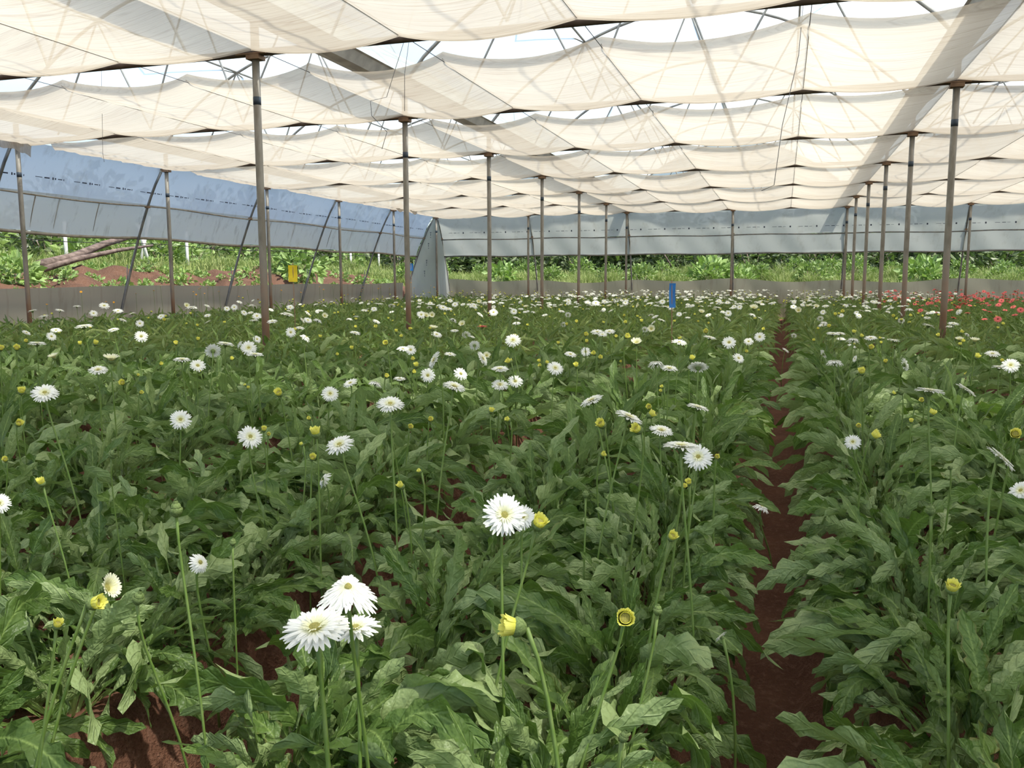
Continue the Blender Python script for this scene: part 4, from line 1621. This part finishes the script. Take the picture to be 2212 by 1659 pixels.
# ------------------------------------------------------------------ card traps, hanging wires
def trap(px, top, bot, foot, D, wpx, mat, color, label, twist=.1):
    a, b, c = at_depth(px, top, D), at_depth(px, bot, D), at_depth(px - 2, foot, D)
    e = empty('card_trap', (a[0], a[1], .3))
    w_ = wpx * D / F
    h_ = a[2] - b[2]
    rgt = Vector((math.cos(YAW + twist), math.sin(YAW + twist), 0))
    nrm = Vector((-rgt.y, rgt.x, 0))
    P = []
    for j in range(7):
        t = j / 6
        row = []
        for i in range(5):
            u = i / 4 - .5
            row.append(rgt * (u * w_) + nrm * (.012 * math.cos(u * 3) + .006 * math.sin(t * 4)) + Vector((0, 0, a[2] - .3 - h_ * t)))
        P.append(row)
    mb = MB().grid(P)
    mb.grid([[p - nrm * .003 for p in row] for row in P], flip=True)
    mb.build('card', mat, e)['label'] = color + ' sticky card'
    MB().tube([(0, 0, 0), (0.004, .012, .5), tuple(nrm * .016 + Vector((0, 0, a[2] - .3 + .04)))], .006, 6).build('cane', M['cane'], e)
    tag(e, label, 'insect trap')


trap(632, 573, 609, 680, 12.5, 19, M['yellow'], 'yellow', 'bright yellow sticky card trap on a cane before the big-leaved shrub')
trap(1453, 612, 665, 700, 10, 17, M['blue'], 'blue', 'tall blue sticky card trap on a cane among white gerberas', .5)
trap(888, 569, 585, 605, 24, 9, M['blue'], 'blue', 'small distant blue sticky card trap near the greenhouse corner')

for k, (pts, lb) in enumerate([
        ([(900, 0), (885, 50), (860, 130), (835, 210), (800, 218), (803, 250), (836, 285), (825, 322)], 'dark kinked wire hanging from the cloth behind the nearest posts'),
        ([(886, 70), (874, 160), (874, 240)], 'thin thread hanging straight beside the kinked wire'),
        ([(1736, 0), (1725, 120), (1690, 270), (1672, 400), (1645, 412)], 'long thin thread hanging near the middle of the ceiling by the path'),
        ([(219, 135), (220, 220), (222, 330), (225, 350)], 'thin thread hanging before the side curtain')]):
    D = [9.6, 9.8, 9.0, 13][k]
    P = [Vector(at_depth(x, y, D)) for x, y in pts]
    tag(MB().tube(P, .0035, 4).build('hanging_wire', M['wire']), lb, 'wire')


# ------------------------------------------------------------------ outside: log, fence posts, shrubs, grass, trees
def oz(x, y):
    return float(out_z(np.array(x, float), np.array(y, float)))


def blades(rr, n, spread, h, wd, lean=.5):
    V, Q, A = [], [], []
    for i in range(n):
        x, y = rr.gauss(0, spread), rr.gauss(0, spread)
        a = rr.uniform(0, 6.28)
        l = rr.uniform(.1, lean) * h
        hh = h * rr.uniform(.5, 1.1)
        c, s = math.cos(a), math.sin(a)
        ww = wd * rr.uniform(.6, 1.2)
        o = len(V)
        r_ = rr.random()
        for t, k in ((0, 1), (.5, .8), (1, .1)):
            cx, cy, cz = x + c * l * t * t, y + s * l * t * t, hh * t * (1 - .25 * t)
            V += [(cx - s * ww * k, cy + c * ww * k, cz), (cx + s * ww * k, cy - c * ww * k, cz)]
            A += [(-1, .3 + .5 * t, r_), (1, .3 + .5 * t, r_)]
        Q += [(o, o + 1, o + 3, o + 2), (o + 2, o + 3, o + 5, o + 4)]
    return V, Q, A


def leaf_cloud(rr, n, rx, ry, rz, ls, shell=.55):
    V, Q, A = [], [], []
    for i in range(n):
        v = Vector((rr.gauss(0, 1), rr.gauss(0, 1), rr.gauss(0, 1))).normalized() * (rr.uniform(shell, 1.0))
        lump = 1 + .22 * math.sin(v.x * 5 + v.z * 4) + .15 * math.sin(v.y * 8)
        c = Vector((v.x * rx * lump, v.y * ry * lump, rz + v.z * rz * lump))
        d = (v + Vector((rr.gauss(0, .5), rr.gauss(0, .5), rr.gauss(.1, .4)))).normalized()
        u = d.cross(Vector((rr.gauss(0, 1), rr.gauss(0, 1), rr.gauss(0, 1)))).normalized()
        nn = d.cross(u)
        s = ls * rr.uniform(.6, 1.3)
        o = len(V)
        r_ = rr.random()
        V += [c, c + d * s * .5 + u * s * .32 + nn * s * .08, c + d * s * 1.05, c + d * s * .5 - u * s * .32 + nn * s * .08]
        A += [(0, .3, r_), (.6, .6, r_), (0, 1, r_), (-.6, .6, r_)]
        Q += [(o, o + 1, o + 2, o + 3)]
    return V, Q, A


def cloud_mesh(name, data, mat):
    V, Q, A = data
    return mesh_np(name, np.array([tuple(v) for v in V]), np.array(Q), mat, False, None, {'lv': np.array(A)})


og = random.Random(8)
SH = [cloud_mesh('foliage', leaf_cloud(og, 420, .55, .55, .42, .16), M['veg']) for _ in range(3)]
SHB = [cloud_mesh('foliage', leaf_cloud(og, 230, .85, .85, .62, .36), M['veg_bright']) for _ in range(2)]
SHD = [cloud_mesh('foliage', leaf_cloud(og, 420, .62, .62, .5, .15), M['veg_dark']) for _ in range(3)]
TUFT = [cloud_mesh('blades', blades(og, 170, .17, .95, .012, .75), M['grass']) for _ in range(3)]
twig = MB()
for i in range(6):
    a = i * 1.05
    twig.tube([(0, 0, -.1), (.15 * math.cos(a), .15 * math.sin(a), .3), (.3 * math.cos(a), .3 * math.sin(a), .62)], [.014, .010, .005], 5)
TWIG = twig.mesh('stems', M['bark'])


def plant_out(name, me, x, y, s, label, cat, group=None, twigs=True, sink=.06, sz=None):
    e = empty(name, (x, y, oz(x, y) - sink))
    o = link('foliage' if name != 'grass_tuft' else 'blades', me, e)
    o.scale = (s, s, sz or s)
    o.rotation_euler = (0, 0, og.uniform(0, 6.28))
    if twigs:
        t = link('stems', TWIG, e)
        t.scale = (s, s, sz or s)
    tag(e, label, cat, group)
    if group:
        q = proj(e.location)
        OUT.append((e, q[0], q[1], group, label, cat, group))
    return e


OUT = []
plant_out('leafy_shrub', SHB[0], *at_x(28, 575, -17.4)[:2], .62, 'bright green shrub outside by the nearest side curtain post', 'shrub')
plant_out('leafy_shrub', SHB[1], *at_x(645, 575, -17.0)[:2], 1.0, 'big-leaved bright green shrub outside behind the yellow card trap', 'shrub')
# small weeds on the bank
WD = cloud_mesh('foliage', leaf_cloud(og, 60, .22, .22, .12, .13), M['veg_bright'])
for i in range(90):
    y = og.uniform(14, 35)
    x = -16.2 - abs(og.gauss(0, 2.4))
    plant_out('bank_weed', WD, x, y, og.uniform(.45, 1.25), 'small green bank weed', 'weed', 'weeds on the red earth bank', twigs=False, sink=.03)
# shrubs and grass at the back of the bank
for i in range(46):
    y = og.uniform(15, 60)
    x = -20.5 - og.uniform(0, 5)
    plant_out('grass_tuft', og.choice(TUFT), x, y, og.uniform(.8, 1.3), 'tall grass tuft beyond bank', 'grass', 'grass tufts beyond the bank', twigs=False)
for i in range(20):
    y = og.uniform(17, 62)
    x = -23 - og.uniform(0, 6)
    plant_out('wild_shrub', og.choice(SH), x, y, og.uniform(1.2, 2.2), 'green wild shrub beyond fence', 'shrub', 'wild shrubs beyond the bank')
# beyond the end wall
for i in range(70):
    x = og.uniform(-20, 17)
    y = 36.4 + abs(og.gauss(0, 4.5))
    plant_out('grass_tuft', og.choice(TUFT), x, y, og.uniform(.6, 1.15), 'tall green grass tuft outside', 'grass', 'grass tufts beyond the end wall', twigs=False)
for i in range(60):
    x = og.uniform(-20, 18)
    y = 36.8 + og.uniform(0, 10)
    plant_out('wild_shrub', og.choice(SH), x, y, og.uniform(.6, 1.25), 'low green shrub outside', 'shrub', 'shrubs beyond the end wall')
for (px, s, lb) in ((1715 - 180, 1.0, 'big-leaved plant beyond the end wall, near the centre bay post'), (1085, .8, 'bright leafy plant beyond the end wall, by the corner'),
                    (1992, .9, 'round bushy plant beyond the end wall, between pink-side posts'), (1600, .7, 'drooping leafy plant beyond the end wall, beside the path end')):
    r = ray(px, 590)
    k = 37.6 / r[1]
    plant_out('leafy_shrub', og.choice(SHB), r[0] * k, 37.6, s, lb, 'shrub')
for i in range(34):
    x = -30 + i * 1.75 + og.uniform(-.5, .5)
    plant_out('hedge_shrub', og.choice(SHD), x, 47.5 + og.uniform(-1, 1.5), og.uniform(2.0, 2.9), 'dark bush in hedge beyond grass', 'shrub', 'dark hedge behind the end wall grass')
for i in range(18):
    plant_out('hedge_shrub', og.choice(SHD), -28.5 + og.uniform(-1, 1), 17 + i * 2.1, og.uniform(1.8, 2.6), 'dark bush in hedge beyond bank', 'shrub', 'dark hedge behind the side fence')
# short weed carpet: uncountable
Vs, Qs, As, off = [], [], [], 0
src = blades(og, 26, .22, .42, .012, .8)
sV, sQ, sA = np.array(src[0]), np.array(src[1]), np.array(src[2])
for i in range(3400):
    if i % 4 == 0:
        x, y = -19.3 - og.uniform(0, 7), og.uniform(13, 60)
    else:
        x, y = og.uniform(-20, 20), 35.9 + abs(og.gauss(0, 6))
    a = og.uniform(0, 6.28)
    s = og.uniform(.7, 1.5)
    c, sn = math.cos(a) * s, math.sin(a) * s
    Vs.append(np.stack([sV[:, 0] * c - sV[:, 1] * sn + x, sV[:, 0] * sn + sV[:, 1] * c + y, sV[:, 2] * s + oz(x, y) - .02], -1))
    A = sA.copy()
    A[:, 2] = (A[:, 2] + og.random()) % 1
    As.append(A)
    Qs.append(sQ + off)
    off += len(sV)
tag(link('wild_grass', mesh_np('wild_grass', np.concatenate(Vs), np.concatenate(Qs), M['grass'], False, None, {'lv': np.concatenate(As)})), 'short wild grass covering the ground outside', 'grass', kind='stuff')

# trees behind
TC = [cloud_mesh('crown', leaf_cloud(og, 1500, 2.1, 2.1, 2.3, .42, .35), M['veg_dark']) for _ in range(3)]
tk = MB().tube([(0, 0, -.3), (.05, .03, 1.2), (-.04, .06, 2.6)], [.17, .13, .08], 8)
for a in (0, 2.1, 4.2):
    tk.tube([(.03, .03, 1.1), (.7 * math.cos(a), .7 * math.sin(a), 2.3)], [.07, .03], 6)
TRUNK = tk.mesh('trunk', M['bark'])
tl = []
for i in range(26):
    tl.append((-24 + i * 2.6 + og.uniform(-1, 1), 52 + og.uniform(-4, 8), 'dark green tree in the tree line beyond the end wall'))
for i in range(15):
    tl.append((-31 - og.uniform(0, 6), 18 + i * 3.6, 'dark green tree in the tree line beyond the side fence'))
for x, y, lb in tl:
    e = empty('broadleaf_tree', (x, y, oz(x, y) - .1))
    s = og.uniform(.9, 1.35)
    c = link('crown', og.choice(TC), e)
    c.scale = (s, s, s)
    c.location = (0, 0, -.75)
    c.rotation_euler = (0, 0, og.uniform(0, 6))
    t = link('trunk', TRUNK, e)
    t.scale = (s, s, s)
    q = proj(e.location)
    OUT.append((e, q[0], q[1], 'tree', 'dark green tree outside', 'tree', 'tree line beyond the end wall' if 'end' in lb else 'tree line beyond the side fence'))
    tag(e, lb, 'tree', 'tree line beyond the end wall' if 'end' in lb else 'tree line beyond the side fence')

# fallen forked log on the bank
a, b_ = Vector(at_x(84, 572, -18.6)), Vector(at_x(278, 512, -19.4))
e = empty('fallen_log', tuple(a))
d = b_ - a
MB().tube([(0, 0, 0), tuple(d * .35 + Vector((0, 0, -.07))), tuple(d * .7 + Vector((0, 0, .02))), tuple(d)], [.13, .12, .10, .08], 9).build('trunk', M['log'], e)
c_ = Vector(at_x(330, 530, -19.0)) - a
MB().tube([tuple(Vector((.1, 0, -.12))), tuple(c_ * .3 + Vector((0, 0, -.02))), tuple(c_ * .65 + Vector((0, 0, .03))), tuple(c_)], [.09, .08, .06, .03], 8).build('branch', M['log'], e)
MB().tube([tuple(d * .2), tuple(d * .2 + Vector((.1, -.5, -.25)))], [.07, .03], 6).build('branch', M['log'], e)
tag(e, 'pale forked log lying on the red bank near the side curtain', 'log')
for k, (px, top, bot, X, ln) in enumerate(((143, 518, 548, -22, 0), (300, 520, 552, -22.5, .35), (405, 522, 562, -22, 0), (330, 520, 565, -21.5, -.35), (758, 532, 572, -22, 0), (862, 535, 578, -22, .04), (818, 535, 572, -22, .02), (880, 540, 575, -21, .02))):
    p = at_x(px, bot, X)
    z0 = oz(p[0], p[1]) - .2
    h = 1.9
    e = MB().tube([(0, 0, 0), (0, ln * h * .5, h * .5), (0, ln * h, h)], [.065, .06, .055], 6).build('fence_post', M['concrete'])
    e.location = (p[0], p[1], z0)
    tag(e, ['pale fence post behind the log', 'pale leaning fence post behind the earth mound', 'pale upright fence post beyond the second side curtain post', 'leaning fence post beside the earth mound',
            'pale fence post beyond the big-leaved shrub', 'pale fence post just before the greenhouse corner', 'white fence post between shrub and corner', 'white fence post nearest the corner panel'][k], 'fence post', 'fence posts beyond the bank')
r = ray(1450, 575)
k = 39 / r[1]
p = r * k + np.array([0, 0, CZ])
r2 = ray(1431, 544) * (39 / ray(1431, 544)[1]) + np.array([0, 0, CZ])
tag(MB().tube([tuple(p), tuple((p + r2) / 2 + np.array([0, 0, .02])), tuple(r2)], .035, 6).build('leaning_pole', M['log']), 'thin pale pole leaning in the grass beyond the end wall', 'pole')
place_label(OUT)
print('objects', len(SC.objects), 'plants', len(plants), 'flowers', len(flowers))
